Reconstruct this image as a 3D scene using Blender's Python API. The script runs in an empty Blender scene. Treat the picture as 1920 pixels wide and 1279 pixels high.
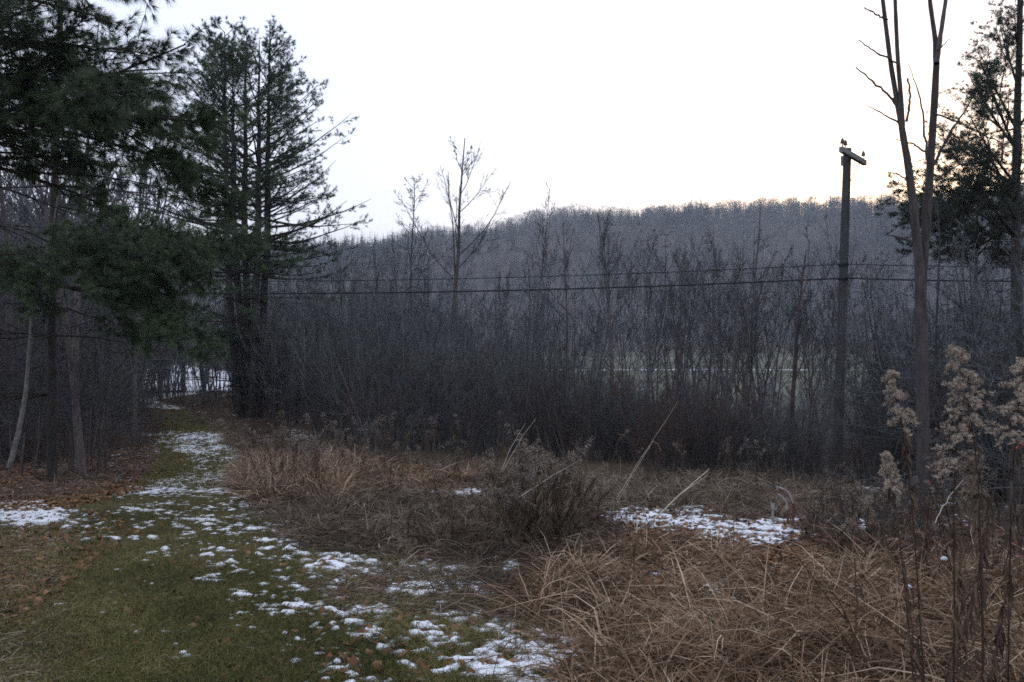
import bpy, math, random
import numpy as np
from mathutils import Vector, Euler

# ------------------------------------------------------------------ camera, sky, sun, exposure
scn = bpy.context.scene
COL = scn.collection
EYE = 1.65
FPX = 1500.0                     # focal length in pixels of the 1920 px wide photograph
cam_d = bpy.data.cameras.new("camera")
cam_d.sensor_width = 36.0
cam_d.lens = 36.0 * FPX / 1920.0
cam_d.clip_start = 0.05
cam_d.clip_end = 6000
cam = bpy.data.objects.new("camera", cam_d)
COL.objects.link(cam)
cam.location = (0, 0, EYE)
cam.rotation_euler = (math.radians(90), 0, 0)
scn.camera = cam

SUN_EL, SUN_AZ = math.radians(4.5), math.radians(27.0)     # low behind the ridge, right of the view axis
world = bpy.data.worlds.new("World")
scn.world = world
world.use_nodes = True
wn, wl = world.node_tree.nodes, world.node_tree.links
wn.clear()
w_out = wn.new("ShaderNodeOutputWorld")
w_bg = wn.new("ShaderNodeBackground")
w_bg.inputs["Strength"].default_value = 0.15
w_sky = wn.new("ShaderNodeTexSky")
w_sky.sky_type = 'NISHITA'
w_sky.sun_disc = False
w_sky.sun_elevation = SUN_EL
w_sky.sun_rotation = SUN_AZ
w_sky.altitude = 300
w_sky.air_density = 1.0
w_sky.dust_density = 3.0
w_sky.ozone_density = 1.0
w_mix = wn.new("ShaderNodeMix")             # a thin pale overcast veil over the clear sky
w_mix.data_type = 'RGBA'
w_mix.inputs[0].default_value = 0.66
w_mix.inputs[7].default_value = (5.1, 5.5, 6.7, 1)
wl.new(w_sky.outputs[0], w_mix.inputs[6])
wl.new(w_mix.outputs[2], w_bg.inputs["Color"])
wl.new(w_bg.outputs[0], w_out.inputs[0])

sun_d = bpy.data.lights.new("sun", 'SUN')
sun_d.energy = 0.5
sun_d.angle = math.radians(10)
sun_d.color = (1.0, 0.86, 0.72)
sun = bpy.data.objects.new("sun", sun_d)
COL.objects.link(sun)
sdir = Vector((math.sin(SUN_AZ) * math.cos(SUN_EL), math.cos(SUN_AZ) * math.cos(SUN_EL), math.sin(SUN_EL)))
sun.rotation_euler = (-sdir).to_track_quat('-Z', 'Y').to_euler()

scn.view_settings.view_transform = 'Standard'
scn.view_settings.look = 'None'
scn.view_settings.exposure = 0.98
scn.view_settings.gamma = 1
scn.view_settings.use_curve_mapping = False
scn.render.engine = 'CYCLES'
cy = scn.cycles
cy.max_bounces = 4
cy.diffuse_bounces = 3
cy.glossy_bounces = 1
cy.transmission_bounces = 2
cy.volume_bounces = 0
cy.use_denoising = False
cy.use_adaptive_sampling = False
cy.filter_width = 1.7
cy.denoiser = 'OPENIMAGEDENOISE'
cy.denoising_input_passes = 'RGB_ALBEDO_NORMAL'
cy.sample_clamp_indirect = 4

# ------------------------------------------------------------------ helpers
UP = np.array([0., 0., 1.])


def nrm(a):
    return a / np.maximum(np.linalg.norm(a, axis=-1, keepdims=True), 1e-9)


def vnoise(x, y, s, seed=0):
    """smooth value noise 0..1 of wavelength s"""
    x = np.asarray(x, float) / s + 1000.3
    y = np.asarray(y, float) / s + 1000.7
    i, j = np.floor(x).astype(np.int64), np.floor(y).astype(np.int64)
    fx, fy = x - i, y - j
    fx, fy = fx * fx * (3 - 2 * fx), fy * fy * (3 - 2 * fy)

    def h(a, b):
        v = np.sin(a * 127.1 + b * 311.7 + seed * 74.7) * 43758.5453
        return v - np.floor(v)
    return (h(i, j) * (1 - fx) + h(i + 1, j) * fx) * (1 - fy) + (h(i, j + 1) * (1 - fx) + h(i + 1, j + 1) * fx) * fy


def sstep(a, b, x):
    t = np.clip((x - a) / (b - a), 0, 1)
    return t * t * (3 - 2 * t)


SL_Y = [-60, -5, 0, 4, 7, 10, 14, 18, 25, 35, 60, 110]
SL_Z = [0.6, .12, .05, 0, -.2, -.42, -.75, -1.02, -1.2, -1.26, -1.32, -1.5]
_ty = np.linspace(-60, 110, 700)
_tz = np.interp(_ty, SL_Y, SL_Z)
_k = np.hanning(25)
_tz = np.convolve(np.pad(_tz, 12, mode='edge'), _k / _k.sum(), mode='valid')
RIDGE_PX = [-900, -200, 300, 560, 620, 700, 780, 850, 900, 950, 1000, 1100, 1200, 1300, 1400, 1500, 1600, 1700, 1800, 1950, 2600]
RIDGE_PY = [500, 500, 498, 490, 482, 474, 466, 458, 451, 443, 438, 433, 428, 424, 424, 424, 425, 426, 430, 436, 450]


def ridge_h(x, y):
    px = 960 + FPX * np.clip(x / np.maximum(y, 1.0), -1.2, 1.2)
    wav = (vnoise(px, px * 0, 70., 81) - .5) * 7 + (vnoise(px, px * 0, 190., 82) - .5) * 8
    return (640 - np.interp(px, RIDGE_PX, RIDGE_PY) - wav) / FPX * 640 + EYE


def zg(x, y):
    """height of the ground"""
    x = np.asarray(x, float)
    y = np.asarray(y, float)
    z = np.interp(y, _ty, _tz)
    d = x + 0.55 * (y - 20)
    z = z - 6.0 * sstep(-2, 45, d)
    R = np.sqrt(x * x + y * y)
    front = sstep(-60, 120, y)
    z = z + front * 4.0 * sstep(120, 300, R)
    hill = np.maximum(ridge_h(x, y) + 3.4, 5) * front
    z = z + hill * (sstep(270, 660, R) * (1 - 0.35 * sstep(680, 1400, R)))
    z = z + front * (vnoise(x, y, 60, 3) - .5) * 9 * sstep(330, 480, R)
    z = z + (vnoise(x, y, 1.7, 5) - .5) * 0.07 * (1 - sstep(30, 60, R)) * sstep(2.5, 5, R)
    return z


def W(px, py, Y):
    """point seen at (px, py) of the photograph, Y metres ahead"""
    return np.array([(px - 960) / FPX * Y, Y, EYE - (py - 640) / FPX * Y])


def gp(px, py):
    """points of the ground seen at (px, py)"""
    px = np.asarray(px, float)
    py = np.asarray(py, float)
    lo = np.full(px.shape, 1.0)
    hi = np.full(px.shape, 140.0)
    for _ in range(40):
        m = (lo + hi) / 2
        below = (EYE - (py - 640) / FPX * m) < zg((px - 960) / FPX * m, m)
        hi = np.where(below, m, hi)
        lo = np.where(below, lo, m)
    Y = (lo + hi) / 2
    X = (px - 960) / FPX * Y
    return np.stack([X, Y, zg(X, Y)], -1)


class MB:
    """collects faces and links them as one mesh"""
    def __init__(self):
        self.V, self.F, self.n = [], [], 0

    def add(self, V, F, mat=0, tint=None, smooth=False):
        V = np.asarray(V, np.float32).reshape(-1, 3)
        F = np.asarray(F, np.int64)
        if len(V) == 0 or len(F) == 0:
            return
        t = np.full(len(V), .5, np.float32) if tint is None else np.broadcast_to(np.asarray(tint, np.float32), (len(V),))
        self.V.append((V, t))
        self.F.append((F + self.n, mat, smooth))
        self.n += len(V)

    def data(self):
        V = np.concatenate([v for v, _ in self.V])
        T = np.concatenate([t for _, t in self.V])
        return V, T, self.F

    def mesh(self, name, mats):
        V, T, FL = self.data()
        me = bpy.data.meshes.new(name)
        me.vertices.add(len(V))
        me.vertices.foreach_set("co", V.astype(np.float32).ravel())
        loops = np.concatenate([F.ravel() for F, _, _ in FL]).astype(np.int32)
        tot = np.concatenate([np.full(len(F), F.shape[1], np.int32) for F, _, _ in FL])
        mi = np.concatenate([np.full(len(F), m, np.int32) for F, m, _ in FL])
        sm = np.concatenate([np.full(len(F), s, bool) for F, _, s in FL])
        me.loops.add(len(loops))
        me.loops.foreach_set("vertex_index", loops)
        me.polygons.add(len(tot))
        me.polygons.foreach_set("loop_start", np.concatenate([[0], np.cumsum(tot)[:-1]]).astype(np.int32))
        me.polygons.foreach_set("loop_total", tot)
        me.polygons.foreach_set("material_index", mi)
        me.polygons.foreach_set("use_smooth", sm)
        for m in mats:
            me.materials.append(m)
        a = me.attributes.new("tint", 'FLOAT', 'POINT')
        a.data.foreach_set("value", T.astype(np.float32))
        me.update(calc_edges=True)
        return me

    def build(self, name, mats, parent=None, loc=None):
        o = bpy.data.objects.new(name, self.mesh(name, mats))
        COL.objects.link(o)
        if parent is not None:
            o.parent = parent
        if loc is not None:
            o.location = loc
        return o


def tag(o, label=None, cat=None, group=None, kind=None):
    if label:
        o['label'] = label
    if cat:
        o['category'] = cat
    if group:
        o['group'] = group
    if kind:
        o['kind'] = kind
    return o


def empty(name, loc, label, cat, group=None):
    o = bpy.data.objects.new(name, None)
    o.empty_display_size = 0.2
    o.location = loc
    COL.objects.link(o)
    return tag(o, label, cat, group)


def copy_tree(o, loc, rz=0., s=1., label=None, tilt=(0, 0)):
    c = o.copy()
    COL.objects.link(c)
    c.location = loc
    c.rotation_euler = (tilt[0], tilt[1], rz)
    c.scale = (s, s, s)
    if label:
        c['label'] = label
    for ch in o.children:
        k = ch.copy()
        COL.objects.link(k)
        k.parent = c
        for g in ch.children:
            q = g.copy()
            COL.objects.link(q)
            q.parent = k
    return c


def tubes(P, R, k=3, jit=None):
    """P (B,n,3), R (B,n): connected k-sided tubes"""
    P = np.asarray(P, float)
    B, n, _ = P.shape
    T = np.empty_like(P)
    T[:, 1:-1] = P[:, 2:] - P[:, :-2]
    T[:, 0] = P[:, 1] - P[:, 0]
    T[:, -1] = P[:, -1] - P[:, -2]
    T = nrm(T)
    m = nrm(P[:, -1] - P[:, 0])
    ref = np.where(np.abs(m[:, 2:3]) > .8, np.array([[1., 0.13, 0]]), np.array([[0., 0.1, 1.]]))
    U = nrm(np.cross(T, ref[:, None, :]))
    Vv = np.cross(T, U)
    a = np.arange(k) * 2 * math.pi / k
    off = U[:, :, None, :] * np.cos(a)[None, None, :, None] + Vv[:, :, None, :] * np.sin(a)[None, None, :, None]
    RR = np.asarray(R)[:, :, None, None]
    if jit is not None:
        RR = RR * (1 + jit)
    V = P[:, :, None, :] + off * RR
    idx = np.arange(B * n * k).reshape(B, n, k)
    a0 = idx[:, :-1, :]
    b0 = idx[:, 1:, :]
    F = np.stack([a0, np.roll(a0, -1, 2), np.roll(b0, -1, 2), b0], -1).reshape(-1, 4)
    return V.reshape(-1, 3), F


def ribbons(P, Wd, side):
    """P (B,n,3), Wd (B,n) half widths, side (B,3)"""
    B, n, _ = P.shape
    T = np.empty_like(P)
    T[:, :-1] = P[:, 1:] - P[:, :-1]
    T[:, -1] = T[:, -2]
    S = nrm(np.cross(nrm(T), side[:, None, :]))
    V = np.stack([P - S * Wd[..., None], P + S * Wd[..., None]], 2)
    idx = np.arange(B * n * 2).reshape(B, n, 2)
    F = np.stack([idx[:, :-1, 0], idx[:, :-1, 1], idx[:, 1:, 1], idx[:, 1:, 0]], -1).reshape(-1, 4)
    return V.reshape(-1, 3), F


def grow(rng, S, D, L, n, wob, trop):
    B = len(S)
    P = np.zeros((B, n, 3))
    P[:, 0] = S
    d = nrm(D)
    trop = np.broadcast_to(np.asarray(trop, float), (B,))
    for i in range(1, n):
        d = nrm(d + wob * rng.normal(size=(B, 3)) + trop[:, None] * UP)
        P[:, i] = P[:, i - 1] + d * (L / (n - 1))[:, None]
    return P


def taper(R, n, tip=.25, pw=1.):
    return R[:, None] * (1 - (1 - tip) * np.linspace(0, 1, n)[None, :] ** pw)


def spawn(rng, P, R, L, per, t0, t1, ang, ratio, rr, angv=.25, shape=1.0):
    """children of every polyline: start, direction, length, radius"""
    B, n, _ = P.shape
    t = np.sort(rng.uniform(t0, t1, (B, per)), 1)
    f = t * (n - 1)
    i = np.minimum(f.astype(int), n - 2)
    u = (f - i)[..., None]
    b = np.arange(B)[:, None]
    S = P[b, i] * (1 - u) + P[b, i + 1] * u
    T = nrm(P[b, i + 1] - P[b, i])
    Rt = R[b, i] * (1 - u[..., 0]) + R[b, i + 1] * u[..., 0]
    q = nrm(np.cross(T, rng.normal(size=T.shape)))
    a = ang + angv * rng.normal(size=t.shape)
    D = T * np.cos(a)[..., None] + q * np.sin(a)[..., None]
    Ln = L[:, None] * ratio * (1.12 - shape * t) * rng.uniform(.55, 1.25, t.shape)
    return S.reshape(-1, 3), D.reshape(-1, 3), Ln.ravel(), (Rt * rr).ravel(), t.ravel()


def needles(rng, Pt, D, n, length, width, spread=.75, droop=0.):
    """thin needle triangles starting at points Pt (B,3) in directions around D"""
    B = len(Pt)
    S = np.repeat(Pt, n, 0)
    d = nrm(np.repeat(nrm(D), n, 0) + spread * rng.normal(size=(B * n, 3)) - droop * UP)
    ln = length * rng.uniform(.6, 1.15, (B * n, 1))
    sd = nrm(np.cross(d, rng.normal(size=d.shape))) * width
    V = np.stack([S - sd, S + sd, S + d * ln], 1).reshape(-1, 3)
    F = np.arange(len(V)).reshape(-1, 3)
    t = np.repeat(np.clip(np.repeat(rng.uniform(.1, .9, B), n) + rng.normal(size=B * n) * .12, 0, 1), 3)
    return V, F, t


# ------------------------------------------------------------------ materials
MATS = {}


def ramp_mat(name, c0, c1, rough=.8, src='tint', scale=6., objvar=.25, bump=0., bscale=40., stretch=None, spec=.2, c2=None, trans=0.):
    m = bpy.data.materials.new(name)
    m.use_nodes = True
    N, Lk = m.node_tree.nodes, m.node_tree.links
    b = N["Principled BSDF"]
    b.inputs["Roughness"].default_value = rough
    b.inputs["Specular IOR Level"].default_value = spec
    cr = N.new("ShaderNodeValToRGB")
    cr.color_ramp.elements[0].color = (*c0, 1)
    cr.color_ramp.elements[1].color = (*c1, 1)
    if c2 is not None:
        e = cr.color_ramp.elements.new(.5)
        e.color = (*c2, 1)
    tc = N.new("ShaderNodeTexCoord")
    mp = N.new("ShaderNodeMapping")
    if stretch:
        mp.inputs["Scale"].default_value = stretch
    Lk.new(tc.outputs["Object"], mp.inputs[0])
    if src == 'tint':
        at = N.new("ShaderNodeAttribute")
        at.attribute_name = "tint"
        Lk.new(at.outputs["Fac"], cr.inputs[0])
    else:
        nz = N.new("ShaderNodeTexNoise")
        nz.inputs["Scale"].default_value = scale
        nz.inputs["Detail"].default_value = 8
        nz.inputs["Roughness"].default_value = .65
        Lk.new(mp.outputs[0], nz.inputs["Vector"])
        mr = N.new("ShaderNodeMapRange")
        mr.inputs[1].default_value = .3
        mr.inputs[2].default_value = .7
        Lk.new(nz.outputs[0], mr.inputs[0])
        Lk.new(mr.outputs[0], cr.inputs[0])
    col = cr.outputs[0]
    if objvar:
        oi = N.new("ShaderNodeObjectInfo")
        hv = N.new("ShaderNodeHueSaturation")
        mr2 = N.new("ShaderNodeMapRange")
        mr2.inputs[3].default_value = 1 - objvar
        mr2.inputs[4].default_value = 1 + objvar
        Lk.new(oi.outputs["Random"], mr2.inputs[0])
        Lk.new(mr2.outputs[0], hv.inputs["Value"])
        Lk.new(col, hv.inputs["Color"])
        col = hv.outputs[0]
    Lk.new(col, b.inputs["Base Color"])
    if bump:
        nb = N.new("ShaderNodeTexNoise")
        nb.inputs["Scale"].default_value = bscale
        nb.inputs["Detail"].default_value = 6
        Lk.new(mp.outputs[0], nb.inputs["Vector"])
        bp = N.new("ShaderNodeBump")
        bp.inputs["Strength"].default_value = bump
        bp.inputs["Distance"].default_value = .02
        Lk.new(nb.outputs[0], bp.inputs["Height"])
        Lk.new(bp.outputs[0], b.inputs["Normal"])
    MATS[name] = m
    return m


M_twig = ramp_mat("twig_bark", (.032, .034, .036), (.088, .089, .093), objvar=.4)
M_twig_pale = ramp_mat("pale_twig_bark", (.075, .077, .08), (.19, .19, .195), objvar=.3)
M_twig_red = ramp_mat("reddish_twig_bark", (.04, .024, .02), (.11, .062, .048), objvar=.3)
M_bark = ramp_mat("tree_bark", (.05, .042, .038), (.15, .125, .115), src='noise', scale=5, stretch=(6, 6, .8), bump=.6, bscale=9)
M_bark_w = ramp_mat("smooth_bark", (.032, .028, .027), (.095, .078, .074), src='noise', scale=4, stretch=(5, 5, 1.2), bump=.5, bscale=10)
M_bark_p = ramp_mat("pine_bark", (.018, .015, .014), (.06, .052, .047), src='noise', scale=5, stretch=(5, 5, 1), bump=.8, bscale=8)
M_birch = ramp_mat("pale_birch_bark", (.05, .045, .042), (.20, .18, .17), src='noise', scale=3, stretch=(2, 2, 6), bump=.3)
M_needle = ramp_mat("pine_needles", (.022, .042, .022), (.10, .135, .05), c2=(.06, .098, .046), rough=.55, spec=.35, objvar=.1)
M_needle_f = ramp_mat("far_pine_needles", (.026, .052, .032), (.095, .145, .075), rough=.6, spec=.3, objvar=.1)
M_needle_d = ramp_mat("backlit_far_needles", (.028, .036, .027), (.085, .10, .065), rough=.7, spec=.2, objvar=.1)  # darker, less green needles: backlit shade put into the colour
M_grass = ramp_mat("short_grass", (.030, .036, .010), (.27, .215, .10), c2=(.112, .105, .028), rough=.7, objvar=0)
M_dry = ramp_mat("dry_grass", (.05, .028, .016), (.60, .46, .32), c2=(.235, .142, .082), rough=.75, objvar=0)
M_dry_grey = ramp_mat("grey_dry_grass", (.05, .036, .026), (.36, .29, .22), c2=(.16, .11, .075), rough=.8, objvar=0)
M_leaf = ramp_mat("fallen_leaf", (.05, .025, .012), (.30, .17, .09), c2=(.15, .065, .03), rough=.8, objvar=0)
M_stalk = ramp_mat("dark_stalk", (.03, .018, .014), (.09, .05, .035), rough=.8, objvar=.3)
M_withered = ramp_mat("withered_leaf", (.035, .025, .018), (.15, .105, .07), rough=.85, objvar=.3)
M_fluff = ramp_mat("seed_fluff", (.24, .18, .14), (.58, .49, .40), rough=.95, objvar=.15)
M_fluff_d = ramp_mat("weathered_seed_fluff", (.15, .115, .09), (.46, .39, .33), rough=.95, objvar=.3)
M_straw = ramp_mat("bleached_straw", (.30, .24, .17), (.62, .54, .43), rough=.7, objvar=.15)
M_snow = ramp_mat("snow", (.16, .15, .13), (.80, .82, .86), c2=(.56, .57, .59), rough=.75, objvar=0, bump=.5, bscale=70)
M_hill_tw = ramp_mat("hillside_twigs", (.030, .044, .045), (.205, .195, .192), c2=(.10, .107, .108), objvar=0)
M_hill_con = ramp_mat("hillside_conifer", (.02, .034, .024), (.06, .085, .05), objvar=0)
M_pole = ramp_mat("weathered_pole_wood", (.02, .019, .021), (.075, .070, .072), src='noise', scale=4, stretch=(10, 10, .5), bump=.6, bscale=14)
M_arm = ramp_mat("grey_timber", (.10, .10, .095), (.24, .235, .22), src='noise', scale=5, stretch=(4, 4, 4), bump=.5)
M_glass = ramp_mat("brown_porcelain", (.05, .03, .03), (.12, .08, .075), rough=.3, spec=.5)
M_cable = ramp_mat("black_cable", (.012, .012, .013), (.022, .022, .024), rough=.6)
M_steel = ramp_mat("galvanised_pipe", (.12, .115, .105), (.36, .34, .31), src='noise', scale=12, rough=.5)
M_rust = ramp_mat("rusty_pipe", (.05, .028, .022), (.20, .085, .058), src='noise', scale=14, rough=.8, bump=.3)
M_pvc = ramp_mat("white_plastic_pipe", (.25, .24, .21), (.55, .53, .48), src='noise', scale=8, rough=.5)
M_berry = ramp_mat("red_berry", (.35, .02, .02), (.5, .05, .04), rough=.35, spec=.5)


def ground_mat(name, cols, scales, bump=.6):
    m = bpy.data.materials.new(name)
    m.use_nodes = True
    N, Lk = m.node_tree.nodes, m.node_tree.links
    b = N["Principled BSDF"]
    b.inputs["Roughness"].default_value = .95
    b.inputs["Specular IOR Level"].default_value = .1
    tc = N.new("ShaderNodeTexCoord")
    prev = None
    for k, (sc, c0, c1) in enumerate(zip(scales, cols[0::2], cols[1::2])):
        nz = N.new("ShaderNodeTexNoise")
        nz.inputs["Scale"].default_value = sc
        nz.inputs["Detail"].default_value = 10
        nz.inputs["Roughness"].default_value = .7
        Lk.new(tc.outputs["Object"], nz.inputs["Vector"])
        cr = N.new("ShaderNodeValToRGB")
        cr.color_ramp.elements[0].position = .36
        cr.color_ramp.elements[1].position = .64
        cr.color_ramp.elements[0].color = (*c0, 1)
        cr.color_ramp.elements[1].color = (*c1, 1)
        Lk.new(nz.outputs[0], cr.inputs[0])
        if prev is None:
            prev = cr.outputs[0]
        else:
            mx = N.new("ShaderNodeMix")
            mx.data_type = 'RGBA'
            mx.inputs[0].default_value = .5
            Lk.new(prev, mx.inputs[6])
            Lk.new(cr.outputs[0], mx.inputs[7])
            prev = mx.outputs[2]
    Lk.new(prev, b.inputs["Base Color"])
    nb = N.new("ShaderNodeTexNoise")
    nb.inputs["Scale"].default_value = 18
    nb.inputs["Detail"].default_value = 8
    Lk.new(tc.outputs["Object"], nb.inputs["Vector"])
    bp = N.new("ShaderNodeBump")
    bp.inputs["Strength"].default_value = bump
    bp.inputs["Distance"].default_value = .05
    Lk.new(nb.outputs[0], bp.inputs["Height"])
    Lk.new(bp.outputs[0], b.inputs["Normal"])
    return m


M_ground = ground_mat("leafy_soil", [(.03, .022, .015), (.10, .07, .045), (.035, .025, .018), (.13, .09, .055)], [1.2, 14])
M_path = ground_mat("mown_turf", [(.04, .036, .014), (.13, .095, .05), (.035, .034, .012), (.10, .08, .035)], [1.5, 22])
M_field = ground_mat("pasture", [(.06, .065, .045), (.135, .132, .085), (.06, .065, .04), (.17, .165, .12)], [.05, .4], bump=.2)
M_hill = ground_mat("forest_floor", [(.05, .04, .035), (.11, .09, .08), (.05, .04, .035), (.12, .095, .085)], [.03, .3], bump=.2)

# ------------------------------------------------------------------ terrain: three butted polar sheets
az_f = np.radians(np.linspace(-50, 50, 241))
az_b = np.radians(np.linspace(50, 310, 105))[1:-1]
AZ = np.concatenate([az_f, az_b])


def polar_sheet(name, radii, mat, kind='structure', centre=False):
    A, R = np.meshgrid(AZ, radii)
    X, Y = R * np.sin(A), R * np.cos(A)
    V = np.stack([X, Y, zg(X, Y)], -1).reshape(-1, 3)
    n, k = len(radii), len(AZ)
    idx = np.arange(n * k).reshape(n, k)
    F = np.stack([idx[:-1], np.roll(idx[:-1], -1, 1), np.roll(idx[1:], -1, 1), idx[1:]], -1).reshape(-1, 4)[:, ::-1]
    mb = MB()
    mb.add(V, F, 0, smooth=True)
    if centre:
        c = np.array([[0, 0, float(zg(0, 0))]])
        mb.add(np.concatenate([c, V[:k]]), np.stack([np.zeros(k, int), 1 + (np.arange(k) + 1) % k, 1 + np.arange(k)], -1), 0, smooth=True)
    o = mb.build(name, [mat])
    return tag(o, kind=kind)


polar_sheet("ground", np.geomspace(.6, 112, 230), M_ground, centre=True)
polar_sheet("field", np.geomspace(112, 292, 40), M_field)
polar_sheet("hill", np.concatenate([np.geomspace(292, 760, 60), np.geomspace(800, 2600, 14)]), M_hill)

# the mown path
PE = [(1290, -160, 800), (1200, -60, 720), (1100, 90, 620), (1000, 140, 520), (950, 165, 455), (915, 262, 440), (903, 285, 440), (888, 335, 450), (870, 380, 462), (852, 350, 464),
      (835, 305, 450), (815, 298, 425), (800, 300, 402), (788, 290, 384), (775, 262, 362), (765, 238, 335), (757, 218, 305), (752, 205, 285)]
pl = gp([e[1] for e in PE], [e[0] for e in PE])
pr = gp([e[2] for e in PE], [e[0] for e in PE])
pl = np.concatenate([[[-2.6, .2, 0]], pl])
pr = np.concatenate([[[1.2, .2, 0]], pr])
s_ = np.linspace(0, 1, len(pl))
q_ = np.linspace(0, 1, 260)
PL = np.stack([np.interp(q_, s_, pl[:, i]) for i in (0, 1)], -1)
PR = np.stack([np.interp(q_, s_, pr[:, i]) for i in (0, 1)], -1)
PL[:, 0] += (vnoise(PL[:, 1], PL[:, 1] * 0, .35, 11) - .5) * .35
PR[:, 0] += (vnoise(PR[:, 1], PR[:, 1] * 0, .3, 12) - .5) * .35
c_ = np.linspace(0, 1, 36)
XY = PL[:, None, :] * (1 - c_)[None, :, None] + PR[:, None, :] * c_[None, :, None]
edge = np.minimum(1, np.minimum(c_, 1 - c_) * 14)
ZZ = zg(XY[..., 0], XY[..., 1]) + .008 * edge[None, :] - .012 * (1 - edge[None, :])
V = np.concatenate([XY, ZZ[..., None]], -1).reshape(-1, 3)
idx = np.arange(260 * 36).reshape(260, 36)
mb = MB()
mb.add(V, np.stack([idx[:-1, :-1], idx[:-1, 1:], idx[1:, 1:], idx[1:, :-1]], -1).reshape(-1, 4), 0, smooth=True)
tag(mb.build("path", [M_path]), kind='structure')


def on_path(x, y):
    l = np.interp(y, PL[:, 1], PL[:, 0])
    r = np.interp(y, PR[:, 1], PR[:, 0])
    return (x > l) & (x < r)


# ------------------------------------------------------------------ snow, lying in thin patches
SNOW = [  # px, py, half width px, half height px, strength
    (1000, 1250, 140, 66, .66), (880, 1190, 120, 44, .40), (800, 1225, 100, 46, .36), (810, 1112, 110, 22, .5), (760, 1072, 130, 16, .32), (630, 1055, 70, 18, .36),
    (690, 1150, 40, 20, .45), (700, 1235, 140, 60, .27), (600, 1120, 170, 80, .26), (480, 1040, 120, 50, .24), (1180, 965, 60, 16, .42), (1290, 972, 110, 24, .45),
    (1420, 1000, 100, 24, .46), (1480, 970, 50, 18, .42), (1355, 1130, 85, 36, .5), (1630, 1130, 40, 14, .5), (30, 965, 70, 26, .55),
    (100, 1000, 120, 26, .2), (310, 950, 160, 50, .25), (320, 1010, 180, 36, .17), (500, 1010, 70, 60, .22), (880, 925, 35, 8, .6), (800, 918, 60, 7, .35),
    (1600, 980, 30, 20, .5), (1850, 1210, 90, 50, .25), (1160, 1230, 90, 40, .1), (955, 1062, 20, 10, .5), (540, 960, 60, 20, .2), (110, 910, 50, 10, .2)]
SC = gp([s[0] for s in SNOW], [s[1] for s in SNOW])
S0 = gp([s[0] for s in SNOW], [s[1] + s[3] for s in SNOW])
S1 = gp([s[0] for s in SNOW], [s[1] - s[3] for s in SNOW])


def snow_m(x, y):
    b = np.full(np.shape(x), -.40)
    for (px, py, hw, hh, st), c, a, f in zip(SNOW, SC, S0, S1):
        rx = hw / FPX * c[1]
        ry = max((f[1] - a[1]) / 2, .12)
        cyy = (f[1] + a[1]) / 2
        q = ((x - c[0] - (y - cyy) * c[0] / c[1]) / rx) ** 2 + ((y - cyy) / ry) ** 2
        b = np.maximum(b, -.40 + st * np.clip(1.6 - q, 0, 1))
    # dusting on the far part of the path
    l = np.interp(y, PL[:, 1], PL[:, 0])
    r = np.interp(y, PR[:, 1], PR[:, 0])
    inp = sstep(-.25, .15, np.minimum(x - l, r - x))
    far = sstep(10.3, 11.6, y) * (1 - sstep(24, 26, y)) + sstep(33, 35, y)
    b = np.maximum(b, -.45 + (.50 + (vnoise(x, y, 1.1, 9) - .5) * .3) * inp * far)
    n = (vnoise(x, y, .42, 1) - .5) * .32 + (vnoise(x + .3 * y, y, .105, 2) - .5) * .62 + (vnoise(x, y, .045, 3) - .5) * .85
    fr = far * inp
    n = n * (1 - .5 * fr) + (vnoise(x, y, .07, 8) - .5) * .55 * fr
    return b + n


smb = MB()
for (x0, x1, y0, y1, st) in ((-3.2, 3.2, 3.0, 7.6, .015), (-8.5, 7.2, 7.6, 14, .026), (-14, -4.5, 14, 26, .04), (-22, -9, 26, 46, .09)):
    gx = np.arange(x0, x1 + st, st)
    gy = np.arange(y0, y1 + st, st)
    X, Y = np.meshgrid(gx, gy)
    M = snow_m(X, Y)
    Z = zg(X, Y) + .006 + np.clip(M, -.5, .35) * .045
    keep = (np.maximum.reduce([M[:-1, :-1], M[1:, :-1], M[:-1, 1:], M[1:, 1:]]) > -.04)
    idx = np.arange(X.size).reshape(X.shape)
    F = np.stack([idx[:-1, :-1], idx[:-1, 1:], idx[1:, 1:], idx[1:, :-1]], -1)[keep]
    u, inv = np.unique(F.ravel(), return_inverse=True)
    tn = np.clip((M + .03) / .30, 0, 1) * (.8 + .4 * vnoise(X, Y, .03, 17)) + (vnoise(X, Y, .012 + .002 * np.abs(Y), 18) - .5) * .25
    smb.add(np.stack([X, Y, Z], -1).reshape(-1, 3)[u], inv.reshape(-1, 4), 0, np.clip(tn, 0, 1).ravel()[u], smooth=True)
# the snowy clearing beyond the bend
gx, gy = np.meshgrid(np.linspace(-62, -13, 220), np.linspace(46, 108, 220))
gx = gx - (gy - 46) * .42
M = (vnoise(gx, gy, 6, 21) - .5) * .6 + (vnoise(gx, gy, 1.2, 22) - .5) * .9 + .06
Z = zg(gx, gy) + np.clip(M, -.4, .3) * .3 + .02
idx = np.arange(gx.size).reshape(gx.shape)
smb.add(np.stack([gx, gy, Z], -1).reshape(-1, 3), np.stack([idx[:-1, :-1], idx[:-1, 1:], idx[1:, 1:], idx[1:, :-1]], -1).reshape(-1, 4), 0, np.clip(.55 + M, .1, .9).ravel(), smooth=True)
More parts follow.
